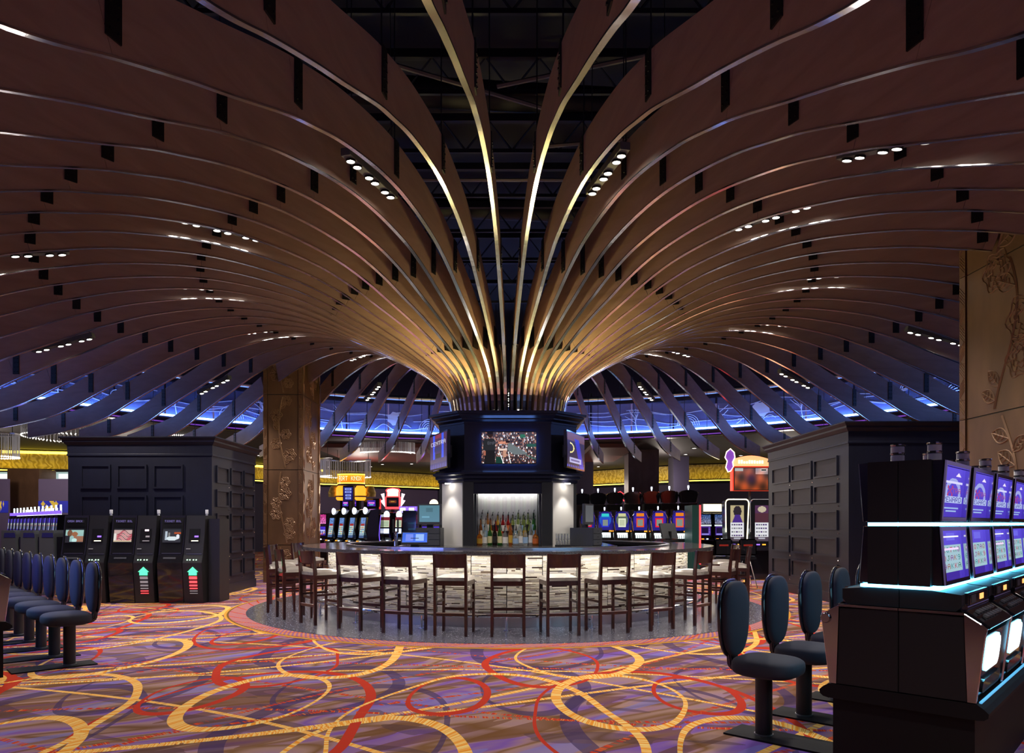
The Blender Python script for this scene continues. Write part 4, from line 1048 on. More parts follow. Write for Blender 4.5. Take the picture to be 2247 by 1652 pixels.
for i in range(6):
    t = CH if i == 0 else copy_tree(CH)
    p = Vector((1.68,4.85,0))+Vector((.47,.503,0))*i; t.location = p; t.rotation_euler = (0,0,math.atan2(eR.y, eR.x)-PI/2)
    t['label'] = 'dark oval-backed chair at the right near slot bank, ' + ['nearest to the camera', 'second from the camera', 'third from the camera', 'fourth from the camera', 'fifth, mostly hidden', 'sixth, hidden behind the bank'][i]
for i in range(9):
    t = copy_tree(CH); t['group'] = 'fixed chairs at the left slot bank'
    p = Vector((-4.42,7.26,0))+Vector((-.468,.5,0))*i*.985; t.location = p; t.rotation_euler = (0,0,math.atan2(eL.y, eL.x)-PI/2)
    t['label'] = 'blue-lit oval-backed chair at the left slot bank, ' + ['nearest to the camera', 'second from the camera', 'third from the camera', 'fourth from the camera', 'fifth from the camera', 'fourth from the far end', 'third from the far end', 'second from the far end', 'last at the far end'][i]

# ------------------------------------------------------------------ near slot banks (profile measured on the end panel)
def slot_img(kind, seed):
    r = np.random.RandomState(seed); nx, ny = 44, 66; yy, xx = np.mgrid[0:ny, 0:nx]
    im_ = canvas(nx, ny, (.36,.30,.85), (.28,.2,.72))
    if kind == 'top':
        im_[(abs(np.hypot((xx-22)/1.0, (yy-34)/1.35)-13) < 2.4) & (yy < 46)] = (.62,.66,.9)
        text(im_, 'X', 12, 24, (.75,.2,.35), 2); text(im_, 'TRA', 21, 27, (.62,.3,.55))
        im_[38:47, 4:42] = (.72,.78,.95); text(im_, 'REWARD', 5, 39, (.22,.2,.6))
        im_[53:55, 8:36] = (.6,.72,.9); im_[57:59, 12:32] = (.6,.72,.9)
        for a in range(5): im_[6+a:7+a, 30-a:32+a] = (.95,.9,1.)
        if seed % 2: im_[18:21, 6:40] = (.85,.85,1.)
    else:
        im_[4:14, 14:30] = (.42,.4,.9); im_[20:56, 3:41] = (.62,.76,.8)
        cols = [(.7,.12,.2), (.15,.4,.25), (.5,.1,.5), (.6,.3,.1), (.1,.5,.5)]
        for j, row in enumerate(('KQ7AQ', 'QJAK9', '9AKKA')):
            for i in range(5): text(im_, row[i], 5+i*7, 23+j*11, cols[(i+j*2+seed) % 5])
        text(im_, '2', 35, 58, (.9,.5,.6)); im_[56:66, 3:34] = (.22,.12,.6)
        if seed % 2: im_[8:10, 6:38] = (1,1,1); im_[24:27, 8:36] = (.95,.85,1)
    return im_
def slot_machine_right():
    """local frame: x = out of the bank towards the player (s from the bank centre), y = along the row, z up; width .70"""
    W = .70; g0 = .006
    t = thing('slot_machine', 'x', 'slot machine')
    MB().prism([(0,.52),(.315,.52),(.30,.945),(0,.955)], g0, W-g0, 'y').build('lower_cabinet', M['slot_side'], t, bevel=.002)
    MB().prism([(.316,.52),(.352,.52),(.392,.86),(.40,.895),(.375,.915),(.302,.962),(.302,.945)], .0, .035, 'y').build('chrome_side', M['slot_chrome'], t); MB().prism([(.316,.52),(.352,.52),(.392,.86),(.40,.895),(.375,.915),(.302,.962),(.302,.945)], W-.035, W, 'y').build('chrome_side', M['slot_chrome'], t)
    MB().prism([(.316,.535),(.342,.535),(.378,.85),(.30,.90)], .035, W-.035, 'y').build('belly_door', M['gloss_black'], t)
    MB().prism([(0,.955),(.302,.955),(.30,.968),(0,.968)], 0, W, 'y').build('deck_rim', M['slot_chrome'], t)
    for y in (.0, W): 
        MB().tube([(.302,abs(y-.004),.96),(.375,abs(y-.004),.915),(.40,abs(y-.004),.895),(.392,abs(y-.004),.86),(.352,abs(y-.004),.522)], .004, 5).build('bright_edge', M['chrome'], t)
        MB().lathe([(.0,-.014),(.024,-.014),(.03,-.006),(.03,.004)], 14, m=Matrix.Translation((.372,y,.885)) @ Matrix.Rotation(PI/2, 4, 'X')).build('chrome_bolt', M['slot_chrome'], t, smooth=True)
    # glowing belly window, slanted
    def slab(x0, x1, z0, z1, y0, y1, n, mt, d=.012, rnd=0.):
        a = Vector((x0,0,z0)); b = Vector((x1,0,z1)); nn = Vector((z1-z0, 0, -(x1-x0))).normalized()*d
        if rnd:
            pts = []
            hh = (b-a).length; ww = y1-y0; u = (b-a).normalized()
            for cx, cy, s in ((rnd, rnd, PI), (hh-rnd, rnd, -PI/2), (hh-rnd, ww-rnd, 0), (rnd, ww-rnd, PI/2)):
                for q in range(5): an = s+q*PI/8; pts.append((cx+rnd*math.cos(an), cy+rnd*math.sin(an)))
            vs = [a+u*p+Vector((0,y0+q,0))+nn for p,q in pts]+[a+u*p+Vector((0,y0+q,0))-nn*.3 for p,q in pts]; k = len(pts)
            return MB().add(vs, [tuple(range(k)), tuple(range(k,2*k))[::-1]]+[(i,(i+1)%k,(i+1)%k+k,i+k) for i in range(k)]).build(n, M[mt], t)
        vs = [a+Vector((0,y0,0))+nn, a+Vector((0,y1,0))+nn, b+Vector((0,y1,0))+nn, b+Vector((0,y0,0))+nn]; vs += [v-nn*1.3 for v in vs]
        return MB().add(vs, [(0,1,2,3),(7,6,5,4),(0,4,5,1),(1,5,6,2),(2,6,7,3),(3,7,4,0)]).build(n, M[mt], t)
    slab(.352,.374, .655,.835, .15,.47, 'belly_glow', 'led_cyan', .010, .05); slab(.356,.374, .668,.823, .18,.45, 'belly_window', 'white_lit', .018, .045)
    slab(.345,.354, .55,.62, .12,.58, 'kick_arch', 'gloss_black', .012, .03)
    # button deck and riser
    MB().prism([(.29,.94),(.40,.885),(.41,.90),(.30,.975)], .05, W-.05, 'y').build('button_deck', M['gloss_black'], t, bevel=.004)
    mb = MB()
    for j in range(2):
        for i in range(6): mb.box(-.011,.011,-.02,.02,0,.012, Matrix.Translation((.33+.035*j, .17+i*.07, .957-.018*j)) @ Matrix.Rotation(.5, 4, 'Y'))
    mb.build('buttons', M['screen_grey'], t)
    MB().tube([(.285,.08,.985),(.285,W-.08,.985)], .02, 10).build('chrome_roll', M['slot_chrome'], t, smooth=True)
    MB().prism([(0,.97),(.262,.97),(.288,1.0),(.288,1.055),(.15,1.07),(0,1.07)], .02, W-.02, 'y').build('riser', M['slot_side'], t)
    MB().prism([(.284,.99),(.30,.99),(.30,1.06),(.284,1.06)], .10, W-.1, 'y').build('meter_frame', M['slot_chrome'], t)
    MB().box(.300,.303, .13, W-.13, .998, 1.052).build('meter_panel', M['gloss_black'], t); MB().box(.303,.305, .38, .47, 1.01, 1.04).build('red_digits', M['segment'], t); MB().box(.303,.305, .17,.27,1.005,1.045).build('card_slot', M['grey_monitor'], t)
    MB().prism([(0,1.072),(.19,1.072),(.19,1.088),(0,1.088)], .01, W-.01, 'y').build('lower_light', M['led_cyan'], t)
    # two screen boxes
    MB().prism([(0,1.09),(.150,1.09),(.150,1.405),(0,1.405)], .0, W, 'y').build('middle_box', M['slot_side'], t)
    MB().prism([(0,1.405),(.150,1.405),(.150,1.424),(0,1.424)], .005, W-.005, 'y').build('upper_light', M['led_cyan'], t)
    MB().prism([(0,1.424),(.150,1.424),(.150,1.752),(0,1.752)], .0, W, 'y').build('top_box', M['slot_side'], t)
    for z0, z1, k0, k1, nm in ((1.095,1.402,.210,.188,'main'), (1.43,1.748,.190,.214,'top')):
        for y0 in (.03, W-.06):
            c_ = MB().prism([(.150,z0),(k0-.01,z0),(k1-.01,z1),(.150,z1)], y0, y0+.03, 'y').build('chrome_cheek', M['slot_chrome'], t); ye = -.002 if y0 < .1 else W+.002; MB().tube([(.152,y0+.015,z0),(k0-.006,y0+.015,z0),(k1-.006,y0+.015,z1),(.152,y0+.015,z1)], .0045, 5).build('bright_edge', M['chrome'], c_)
        xm = (k0+k1)/2-.012*(1)
        fr = MB()
        def bar_(a, b, y0, y1): 
            xa = k0+(k1-k0)*(a-z0)/(z1-z0); xb = k0+(k1-k0)*(b-z0)/(z1-z0); bow = -.008
            fr.add([(xa-.03,y0,a),(xa,y0,a),(xb,y0,b),(xb-.03,y0,b),(xa-.03,y1,a),(xa,y1,a),(xb,y1,b),(xb-.03,y1,b)], [(0,1,2,3),(7,6,5,4),(0,4,5,1),(2,6,7,3),(1,5,6,2),(0,3,7,4)])
        bar_(z0, z0+.022, .06, W-.06); bar_(z1-.022, z1, .06, W-.06); bar_(z0+.022, z1-.022, .06, .085); bar_(z0+.022, z1-.022, W-.085, W-.06)
        f_ = fr.build('screen_frame', M['chrome'], t)
        MB().prism([(.150,z0+.01),(k0-.035,z0+.01),(k1-.035,z1-.01),(.150,z1-.01)], .06, W-.06, 'y').build('screen_back', M['black'], t)
        tilt = math.atan2(k1-k0, z1-z0)
        # marker empties are not used: the screen picture is added per machine
    MB().lathe([(.0,0),(.03,0),(.03,.015),(.036,.018),(.036,.055),(.03,.06),(.036,.064),(.036,.105),(.03,.11),(.03,.118),(.034,.12)], 16, (.09,.36,1.752)).build('candle_light', M['translucent_stack'], t, smooth=True)
    MB().lathe([(.038,.0),(.04,.006),(.038,.012)], 16, (.09,.36,1.812)).build('candle_band', M['slot_chrome'], t); MB().lathe([(.038,.0),(.04,.006),(.038,.012)], 16, (.09,.36,1.86)).build('candle_band', M['slot_chrome'], t)
    return t
def add_screens(t, k):
    for z0, z1, k0, k1, nm in ((1.117,1.38,.210,.188,'main'), (1.452,1.726,.190,.214,'top')):
        tilt = math.atan2(k1-k0, z1-z0); s = screen('screen', .53, .27, slot_img('top' if nm == 'top' else 'reel', k), t, ((k0+k1)/2-.022, .35, (z0+z1)/2))
        s.rotation_euler = (Matrix.Rotation(PI/2, 4, 'Z') @ Matrix.Rotation(tilt, 4, 'X')).to_euler()
SM = slot_machine_right()
def bank(origin, e, d, mirror, n_out, n_in, side):
    """origin: end-panel base corner on the chair side; e across the end panel, d along the row; mirror=True flips handedness"""
    o = Vector((*origin, 0)); C_ = o+e*.41
    base = thing('slot_counter', 'long dark stand with rounded cap under the %s near bank of slot machines' % side, 'counter', C_, 0)
    n = max(n_out, n_in); Lr = n*.705
    ang = math.atan2(e.y, e.x); hand = (e.x*d.y-e.y*d.x) > 0
    sg = 1 if hand else -1
    m4 = Matrix.Rotation(ang, 4, 'Z')
    MB().box(-.345, .345, *((.03, Lr) if sg > 0 else (-Lr, -.03)), 0, .44, m4).build('plinth_body', M['base_dark'], base)
    prof = [(-.36,.435),(-.39,.44),(-.408,.455),(-.41,.475),(-.39,.495),(-.36,.515),(.36,.515),(.39,.495),(.41,.475),(.408,.455),(.39,.44),(.36,.435)]
    MB().prism(prof, 0, sg*Lr, 'y', m4).build('plinth_cap', M['base_dark'], base)
    MB().box(.36, .372, *((.05, Lr) if sg > 0 else (-Lr, -.05)), .512, .52, m4).build('edge_light', M['led_cyan_dim'], base)
    labs = []
    for half in (0, 1):
        cnt = n_out if half == 0 else n_in
        # half 0: faces -e (towards the chairs); half 1: faces +e
        face = -e if half == 0 else e; fa = math.atan2(face.y, face.x)
        # the machine's +y must run along +-d; rotate by fa, then +y = rot90(face)
        yd = Vector((-face.y, face.x, 0)); along = yd.dot(d) > 0
        for k in range(cnt):
            t = copy_tree(SM); off = k*.705 if along else (k+1)*.705-.005
            t.location = C_+d*(off)+face*.002; t.rotation_euler = (0,0,fa)
            add_screens(t, k+half*3)
            t['group'] = 'slot machines of the %s near bank' % side
            t['label'] = 'black slot machine, purple screens, %s in the %s near bank, %s side' % (['end one', 'second', 'third', 'fourth', 'fifth', 'sixth'][k], side, 'chair' if half == 0 else 'cyan-window' if side == 'right' else 'far')
bank((1.753,4.146), eR, dR, False, 5, 6, 'right')
bank((-4.62,6.72), eL, dL, True, 3, 3, 'left')
for ch in list(SM.children_recursive): bpy.data.objects.remove(ch)
bpy.data.objects.remove(SM)

# ------------------------------------------------------------------ slot machines in the background
def far_slot(kind, seed=0):
    """front faces -y; origin at floor centre of the front"""
    t = thing('slot_machine', 'x', 'slot machine')
    if kind == 'tall':        # narrow machine with tall curved screen and round light on top
        prof = [(.0,0),(.0,.62),(-.10,.74),(-.10,.80),(.06,.92),(.04,1.2),(.10,1.6),(.2,1.86),(.5,1.9),(.5,0)]
        MB().prism(prof, -.27, .27, 'x').build('cabinet', M['gloss_black'], t, bevel=.01)
        screen('screen', .30, .68, reels(18, 44, (.35,.5,.75), (.72,.86,.84), seed, True), t, (0,.035,1.27), (-.14,0,0))
        mb = MB().lathe([(.0,-.02),(.1,-.02),(.12,.03)], 16, m=Matrix.Translation((0,.16,1.84)) @ Matrix.Rotation(PI/2, 4, 'X')); mb.build('top_light', M['white_glow'], t)
        MB().box(-.18,-.08,-.09,-.05,.80,.84).build('orange_key', M['orange_glow'], t); MB().box(.0,.1,-.09,-.05,.80,.83).build('bill_light', M['white_lit'], t)
        MB().box(-.22,.22,-.11,-.09,.745,.79).build('button_row', M['steel'], t)
    elif kind == 'violet':
        prof = [(.0,0),(.0,.62),(-.08,.74),(.02,.92),(.0,1.2),(.05,1.72),(.45,1.74),(.45,0)]
        MB().prism(prof, -.25, .25, 'x').build('cabinet', M['gloss_black'], t)
        for s in (-1, 1): MB().tube([(s*.26,-.06,.72),(s*.215,-.02,1.0),(s*.235,.0,1.35),(s*.26,.05,1.7)], .012, 6).build('neon_edge', M['violet_glow'], t)
        screen('screen', .34, .3, reels(16, 16, (.2,.15,.55), (.2,.2,.6), seed), t, (0,.01,1.5), (-.1,0,0)); screen('reel_window', .3, .16, reels(14, 8, (.5,.5,.8), (.8,.85,1.), seed+1), t, (0,-.012,1.12), (0,0,0), hot=True)
    elif kind == 'upright':
        prof = [(.0,0),(.0,.62),(-.12,.74),(-.12,.78),(.06,.92),(.02,1.2),(.08,1.62),(.16,1.80),(.5,1.82),(.5,0)]
        MB().prism(prof, -.29, .29, 'x').build('cabinet', M['gloss_black'], t, bevel=.01)
        MB().lathe([(.0,-.02),(.13,-.02),(.15,.03)], 16, m=Matrix.Translation((0,.12,1.72)) @ Matrix.Rotation(PI/2, 4, 'X')).build('top_light', M['white_glow'], t)
        im_ = canvas(16, 16, (.5,.15,.2), (.5,.15,.2)); im_[5:, 1:15] = (.82,.86,.74); im_[7:14:2, 2:14] = (.5,.6,.5)
        screen('pay_table', .34, .36, im_, t, (0,.03,1.46), (-.16,0,0)); screen('reel_window', .3, .18, reels(12, 8, (.8,.85,1), (.9,.92,1.), seed), t, (0,-.004,1.14), (.05,0,0), hot=True)
        MB().box(-.2,-.1,-.125,-.09,.79,.83).build('orange_key', M['orange_glow'], t); MB().box(.05,.15,-.125,-.09,.79,.82).build('bill_light', M['white_lit'], t)
    elif kind == 'round_top':
        pts = [(-.3,0),(.3,0),(.3,1.12)]+[(.3*math.cos(a), 1.50+.33*math.sin(a)) for a in np.linspace(0, PI, 13)]+[(-.3,1.12)]
        MB().prism(pts, .1, .5, 'y').build('cabinet', M['gloss_black'], t)
        nx = 26; im_ = canvas(nx, 30, (.3,.15,.7), (.16,.1,.5)); yy, xx = np.mgrid[0:30, 0:nx]
        base = [(.45,.3,.75), (.1,.35,.75), (.35,.4,.35), (.25,.12,.6), (.25,.12,.6), (.25,.12,.6)][seed % 6]
        im_[:] = base; im_[(np.hypot(xx-12.5, yy-13) > 11)] = (.12,.1,.5); im_[3:8, 6:20] = [(.4,.4,.8), (.2,.8,.8), (.8,.8,.6), (.9,.5,.1), (.9,.5,.1), (.9,.5,.1)][seed % 6]
        im_[11:25, 6:20] = [(.9,.1,.15), (.15,.2,.8), (.9,.92,.8), (.9,.3,.1), (.95,.1,.15), (.9,.35,.2)][seed % 6]; im_[13:23, 8:18] = (.5,.55,.52) if seed % 6 != 2 else (.75,.78,.66)
        vs = [(-.26,.095,1.16),(.26,.095,1.16)]
        screen('oval_glass', .5, .62, im_, t, (0,.09,1.50))
        mb = MB(); mb.tube([(.3*math.cos(a), .085, 1.50+.34*math.sin(a)) for a in np.linspace(0, PI, 13)], .014, 6); mb.tube([(-.3,.085,1.5),(-.24,.085,1.16)], .014, 5); mb.tube([(.3,.085,1.5),(.24,.085,1.16)], .014, 5); mb.build('chrome_arch', M['chrome'], t)
        mb = MB()
        for s in (-1,1): mb.prism([(s*.31,1.18),(s*.31,1.86),(s*.2,1.86),(s*.28,1.6),(s*.235,1.18)], .08, .088, 'y')
        mb.build('glass_surround', M['black'], t)
        MB().prism([(.0,.80),(.08,1.14),(.2,1.14),(.2,.8)], -.27, .27, 'x').build('reel_door', M['gloss_black'], t)
        im2 = canvas(20, 8, (.95,1,1), (.7,.75,.75)); im2[3:, ::4] = (.2,.22,.22); screen('reel_window', .38, .17, im2, t, (0,.028,1.02), (-.24,0,0), hot=True)
        MB().prism([(-.12,.7),(-.12,.76),(.02,.84),(.02,.7)], -.28, .28, 'x').build('button_deck', M['chrome'], t); MB().box(-.28,.28,.0,.1,0,.8).build('door', M['gloss_black'], t)
        MB().box(.14,.24,.05,.09,1.14,1.18).build('orange_key', M['orange_glow'], t)
        MB().lathe([(.02,0),(.02,.05),(.028,.06),(.028,.13),(.02,.14)], 10, (0,.3,1.83)).build('candle_light', M['white_glow'], t)
    elif kind == 'twin':
        prof = [(.0,0),(.0,.62),(-.14,.74),(-.14,.78),(.04,.88),(.02,1.25),(.08,1.8),(.5,1.82),(.5,0)]
        MB().prism(prof, -.31, .31, 'x').build('cabinet', M['gloss_black'], t)
        r = np.random.RandomState(seed); a = canvas(24, 18, (.2,.3,.5), (.5,.5,.6)) if seed % 2 else canvas(24, 18, (.75,.2,.5), (.9,.45,.7))
        a *= r.uniform(.4, 1.5, (18, 24, 1)); b = canvas(24, 16, (.25,.12,.5), (.3,.2,.6)); b[2:12, 2:18] = (.1,.05,.2); b[13:15, 2:20] = (.6,.6,.9); b[2:14:3, 19:23] = (.6,.5,.9)
        if seed % 2 == 0: b = reels(22, 14, (.3,.2,.8), (.75,.75,1.), seed)
        screen('top_screen', .5, .36, a, t, (0,.035,1.58), (-.1,0,0)); screen('main_screen', .46, .34, b, t, (0,.01,1.12), (-.03,0,0))
        MB().box(-.26,.26,.0,.04,1.31,1.36).build('frame_bar', M['white_lit'] if seed % 2 else M['steel'], t); MB().box(-.25,.25,-.004,.01,1.325,1.345).build('frame_bar_core', M['black'], t)
        MB().box(-.25,-.15,-.15,-.1,.79,.83).build('orange_key', M['orange_glow'], t); MB().box(-.02,.05,-.15,-.1,.79,.83).build('bill_light', M['white_lit'], t)
    elif kind == 'arch':      # big portrait screen with glowing rounded frame
        MB().box(-.34,.34,.06,.6,0,.78).build('stand', M['gloss_black'], t)
        pts = [(-.3,.84),(.3,.84),(.34,1.9)]+[(.34-.1+.1*math.cos(a), 1.9+.1*math.sin(a)) for a in np.linspace(0, PI/2, 5)]+[(-.34+.1-.1*math.sin(a), 1.9+.1*math.cos(a)) for a in np.linspace(0, PI/2, 5)]+[(-.34,1.9)]
        MB().prism(pts, .05, .4, 'y').build('screen_case', M['gloss_black'], t)
        ed = [(.3,.04,.9),(.36,.04,1.9)]+[(.36-.1+.1*math.cos(a), .04, 1.92+.1*math.sin(a)) for a in np.linspace(0, PI/2, 6)]+[(-.36+.1-.1*math.sin(a), .04, 1.92+.1*math.cos(a)) for a in np.linspace(0, PI/2, 6)]+[(-.36,.04,1.9),(-.35,.04,1.2)]
        MB().tube(ed, .016 if seed == 0 else .009, 6).build('glowing_frame', M['cream_glow'] if seed == 0 else M['dim_bar'], t)
        im_ = canvas(24, 50, (.35,.3,.35), (.3,.25,.3)); yy, xx = np.mgrid[0:50, 0:24]
        if seed == 0: im_[(yy < 24)] = (.72,.66,.5); im_[((xx-12)**2/50+(yy-8)**2/60) < 1] = (.12,.08,.14); im_[(yy > 12) & (yy < 24) & (abs(xx-12) < 4+(yy-12)*.5)] = (.25,.12,.5)
        else: im_[(yy < 24)] = (.3,.15,.3); im_[((xx-12)**2/60+(yy-5)**2/18) < 1] = (.75,.7,.6); im_[(yy > 10) & (yy < 24)] = (.3,.14,.2)
        im_[24:44] = (.88,.88,.9)
        r = np.random.RandomState(seed)
        for j in range(4):
            for i in range(5): im_[26+j*5:28+j*5, 2+i*4:5+i*4] = [(.4,.4,.45), (.25,.12,.4), (.6,.6,.6)][r.randint(3)]
        im_[45:47, 6:18] = (.7,.7,.75)
        screen('screen', .42, .9, im_, t, (0,.044,1.42))
        MB().box(-.3,.3,-.16,.06,.74,.80).build('button_deck', M['chrome'], t, bevel=.01); MB().box(-.2,-.06,.03,.05,.87,.9).build('bill_light', M['violet_glow'], t); MB().box(.02,.12,.03,.05,.87,.9).build('orange_key', M['orange_glow'], t)
    elif kind == 'mini':      # distant machine of the crowded left rows
        MB().prism([(0,0),(0,.62),(-.1,.74),(.04,.9),(.1,1.62),(.4,1.62),(.4,0)], -.2, .2, 'x').build('cabinet', M['gloss_black'], t)
        screen('pay_table', .2, .34, reels(8, 14, (.3,.25,.7), (.7,.75,.7), seed), t, (0,.05,1.38), (-.1,0,0)); MB().box(-.13,.13,-.02,.0,.98,1.14).build('reel_glow', M['white_glow'], t)
        MB().box(-.09,.09,.1,.2,1.64,1.72).build('top_glow', M['white_glow'] if seed % 2 else M['violet_glow'], t); MB().tube([(0,.2,1.72),(0,.2,1.86)], .02, 6).build('candle_light', M['white_lit'], t)
    return t
protos = {}
def px_far(x, y): return x < 0
def place(kind, x, y, rz, lab, grp, seed=0, z=0.):
    key = (kind, seed)
    if key in protos: t = copy_tree(protos[key])
    else: t = far_slot(kind, seed); protos[key] = t
    t.location = (x, y, z); t.rotation_euler = (0, 0, rz); t.scale = ({'round_top':.92, 'upright':.74, 'arch':.82, 'twin':.68 if px_far(x, y) else .85}.get(kind, 1.), 1, 1); t['label'] = lab; t['group'] = grp; return t
g = 'slot machines behind the bar on the left'
for k, px in enumerate((721, 745, 769, 793)):
    place('tall', XP(793, 24.)-.475*(3-k), 24.+.515*(3-k), -.828, 'narrow slot machine with tall teal pay screen, %s of four left behind the bar' % ['leftmost','second','third','rightmost'][k], g, k)
place('violet', XP(819,25.5), 25.5, -.1, 'slim slot machine edged in violet neon behind the left of the bar', g)
place('upright', XP(847,26.), 26., -.1, 'slot machine with cream pay table beside the violet edged one', g, 0)
place('upright', XP(874,26.), 26., -.15, 'slot machine with cream pay table, right behind the beer tap', g, 1)
o = MB().box(XP(884,25.), XP(913,25.), 25., 25.5, 0, ZP(1120,25.)).build('machine_back', M['gloss_black']); tag(o, 'plain black machine side standing between the cream and pink slot machines', 'cabinet')
place('twin', XP(935,29.), 29., .05, 'slot machine with bright pink top screen left of the register', g, 0)
place('twin', XP(959,29.), 29., .05, 'slot machine with purple burst top screen just left of the register', g, 4)
for k, px in enumerate((705, 990)): place('twin', XP(px, 28.), 28., 0, ['slot machine half hidden by the left carved column', 'slot machine hidden behind the register screen'][k], g, 2)
# topper discs
def topper(px, py, Y, r, kind, lab):
    p = P(px, py, Y); t = thing('topper_sign', lab, 'sign', p, 0, 'round lit toppers over the slots'); n = 6 if kind != 'disc' else 20
    rot = Matrix.Rotation(PI/2, 4, 'X')
    MB().lathe([(r,-.03),(r,.03)], n, m=rot).build('rim', M[{'hexw':'white_glow','hexr':'red_glow','hexb':'violet_glow','disc':'cream_glow'}[kind]], t)
    if kind != 'disc': MB().lathe([(r*.86,-.0),(r*.86,.036)], n, m=rot).build('inner_ring', M['black'], t); MB().lathe([(r*.66,.0),(r*.66,.042)], 16, m=rot).build('glow_face', M['white_glow'], t)
    MB().tube([(0,0,-r),(0,0,-p.z+(0 if kind == 'disc' else 1.8))], .02, 6).build('stalk', M['black'], t)
topper(941,1117,29.0,.17,'hexw','white hexagonal lit topper left of the kiosk'); topper(952,1105,30.5,.18,'disc','round cream lit disc topper left of the kiosk')
topper(966,1116,29.2,.15,'hexb','violet lit topper left of the kiosk'); topper(991,1115,28.2,.17,'hexr','red rimmed hexagonal topper next to the kiosk')
def small_tops():
    for k, px in enumerate((884, 903, 922)):
        Y = 27.; o = MB().box(XP(px-8,Y), XP(px+8,Y), Y, Y+.3, ZP(1126,Y), ZP(1111,Y)).build('lit_top_box', M['violet_glow']); tag(o, 'small violet box with white panel over the black machine side, %s of three' % ['left','middle','right'][k], 'sign', 'small lit top boxes'); MB().box(XP(px-6,Y), XP(px+6,Y), Y-.01, Y, ZP(1122,Y), ZP(1114,Y)).build('panel', M['white_glow'], o)
        MB().box(XP(px,Y)-.04, XP(px,Y)+.04, Y+.05, Y+.25, 0, ZP(1126,Y)).build('support', M['black'], o)
small_tops()
# the big amber crown sign
def crown_sign():
    Y = 26.; c = P(771, 1070, Y); t = thing('crown_sign', 'big amber lit crown sign with curved lettering over the left slots', 'sign', (c.x, Y, 0)); z = lambda y: ZP(y, Y)
    def drum(x, r, z0, z1, mt, n, a0=-PI, a1=0.): return MB().arc(r-.03, r, z0, z1, a0, a1, 16, (x,.0)).build(n, M[mt], t)
    img = canvas(84, 16, (.95,.55,.08), (.85,.35,.03)); img[:2] = (1,.8,.3); img[-2:] = (1,.8,.3)
    text(img, 'FORT KNOX', 14, 4, (.22,.12,.08)); text(img, 'FORT KNOX', 15, 4, (.95,.85,.6))
    n = 84; ny, nx = 16, 84; R = .40; V = []
    for j in range(ny+1):
        for i in range(nx+1):
            a = -PI+.1+(PI-.2)*i/nx; V.append((R*math.cos(a)*1.0, R*math.sin(a)*.6, z(1040)+(z(1062)-z(1040))*j/ny))
    Fc = [(j*(nx+1)+i, (j+1)*(nx+1)+i, (j+1)*(nx+1)+i+1, j*(nx+1)+i+1) for j in range(ny) for i in range(nx)]
    me = bpy.data.meshes.new('curved_lettering'); me.from_pydata(V, [], Fc); at = me.color_attributes.new('Col', 'FLOAT_COLOR', 'CORNER')
    a = np.ones((ny*nx,4,4), dtype=np.float32); q = img.reshape(-1,3); q = np.where(q <= .04045, q/12.92, ((q+.055)/1.055)**2.4); a[:,:,:3] = q[:,None,:]; at.data.foreach_set('color', a.ravel()); me.materials.append(M['screen_hot']); link('curved_lettering', me, t); t.scale = (1.24, 1.24, 1)
    MB().lathe([(.385,z(1063)),(.39,z(1039)),(.36,z(1038))], 24, m=Matrix.Scale(.6, 4, (0,1,0))).build('drum', M['black'], t)
    MB().lathe([(.40,z(1066)),(.41,z(1063))], 24, m=Matrix.Scale(.6, 4, (0,1,0))).build('drum_rim', M['grey_monitor'], t)
    for s in (-1, 1):
        for q, (mt, r1) in enumerate((('orange_glow', .16),)): MB().lathe([(.12,z(1098)),(r1,z(1095)),(r1,z(1072)),(.10,z(1066))], 14, (s*.27,-.05,0)).build('amber_turret', M['orange_glow'], t, smooth=True)
        MB().lathe([(.17,z(1088)),(.17,z(1091))], 14, (s*.27,-.05,0)).build('turret_ring', M['grey_monitor'], t)
        MB().lathe([(.16,z(1090)),(.17,z(1080)),(.1,z(1066))], 14, (s*.52,.1,0)).build('rear_turret', M['gold_band'], t, smooth=True)
    im_ = canvas(20, 28, (.14,.14,.5), (.1,.1,.4))
    for k, y in enumerate((2,8,15,21)): im_[y:y+4, 3+k//2:17-k//2] = (.65,.72,.95); im_[y+1:y+3, 5+k//2:15-k//2] = (.3,.35,.8)
    MB().box(-.17,.13,-.32,-.28,z(1101),z(1067)).build('screen_case', M['black'], t); screen('screen', .26, z(1070)-z(1099), im_, t, (-.02,-.322,(z(1070)+z(1099))/2), hot=False)
    MB().tube([(0,.1,0),(0,.1,z(1064))], .08, 10).build('mast', M['black'], t)
crown_sign()
for k, px in enumerate((758, 776, 815)):
    Y = 26.6; o = thing('slot_machine', 'slot machine under the amber crown sign, magenta top screen, %s of three' % ['left','middle','right'][k], 'slot machine', (XP(px,Y), Y, 0), 0, 'slots under the crown sign')
    o.scale = (.7 if k < 2 else 1.,1,1); MB().box(-.28,.28,.0,.4,0,ZP(1094,Y)).build('cabinet', M['gloss_black'], o); im_ = canvas(16, 12, (.2,.1,.6), (.3,.15,.7)); im_[4:7, 2:14] = (.95,.5,.9); im_[8:10, 4:12] = (.4,.8,.8); screen('top_screen', .3 if k != 1 else .26, .22, im_, o, (0,-.004,ZP(1104,Y)))
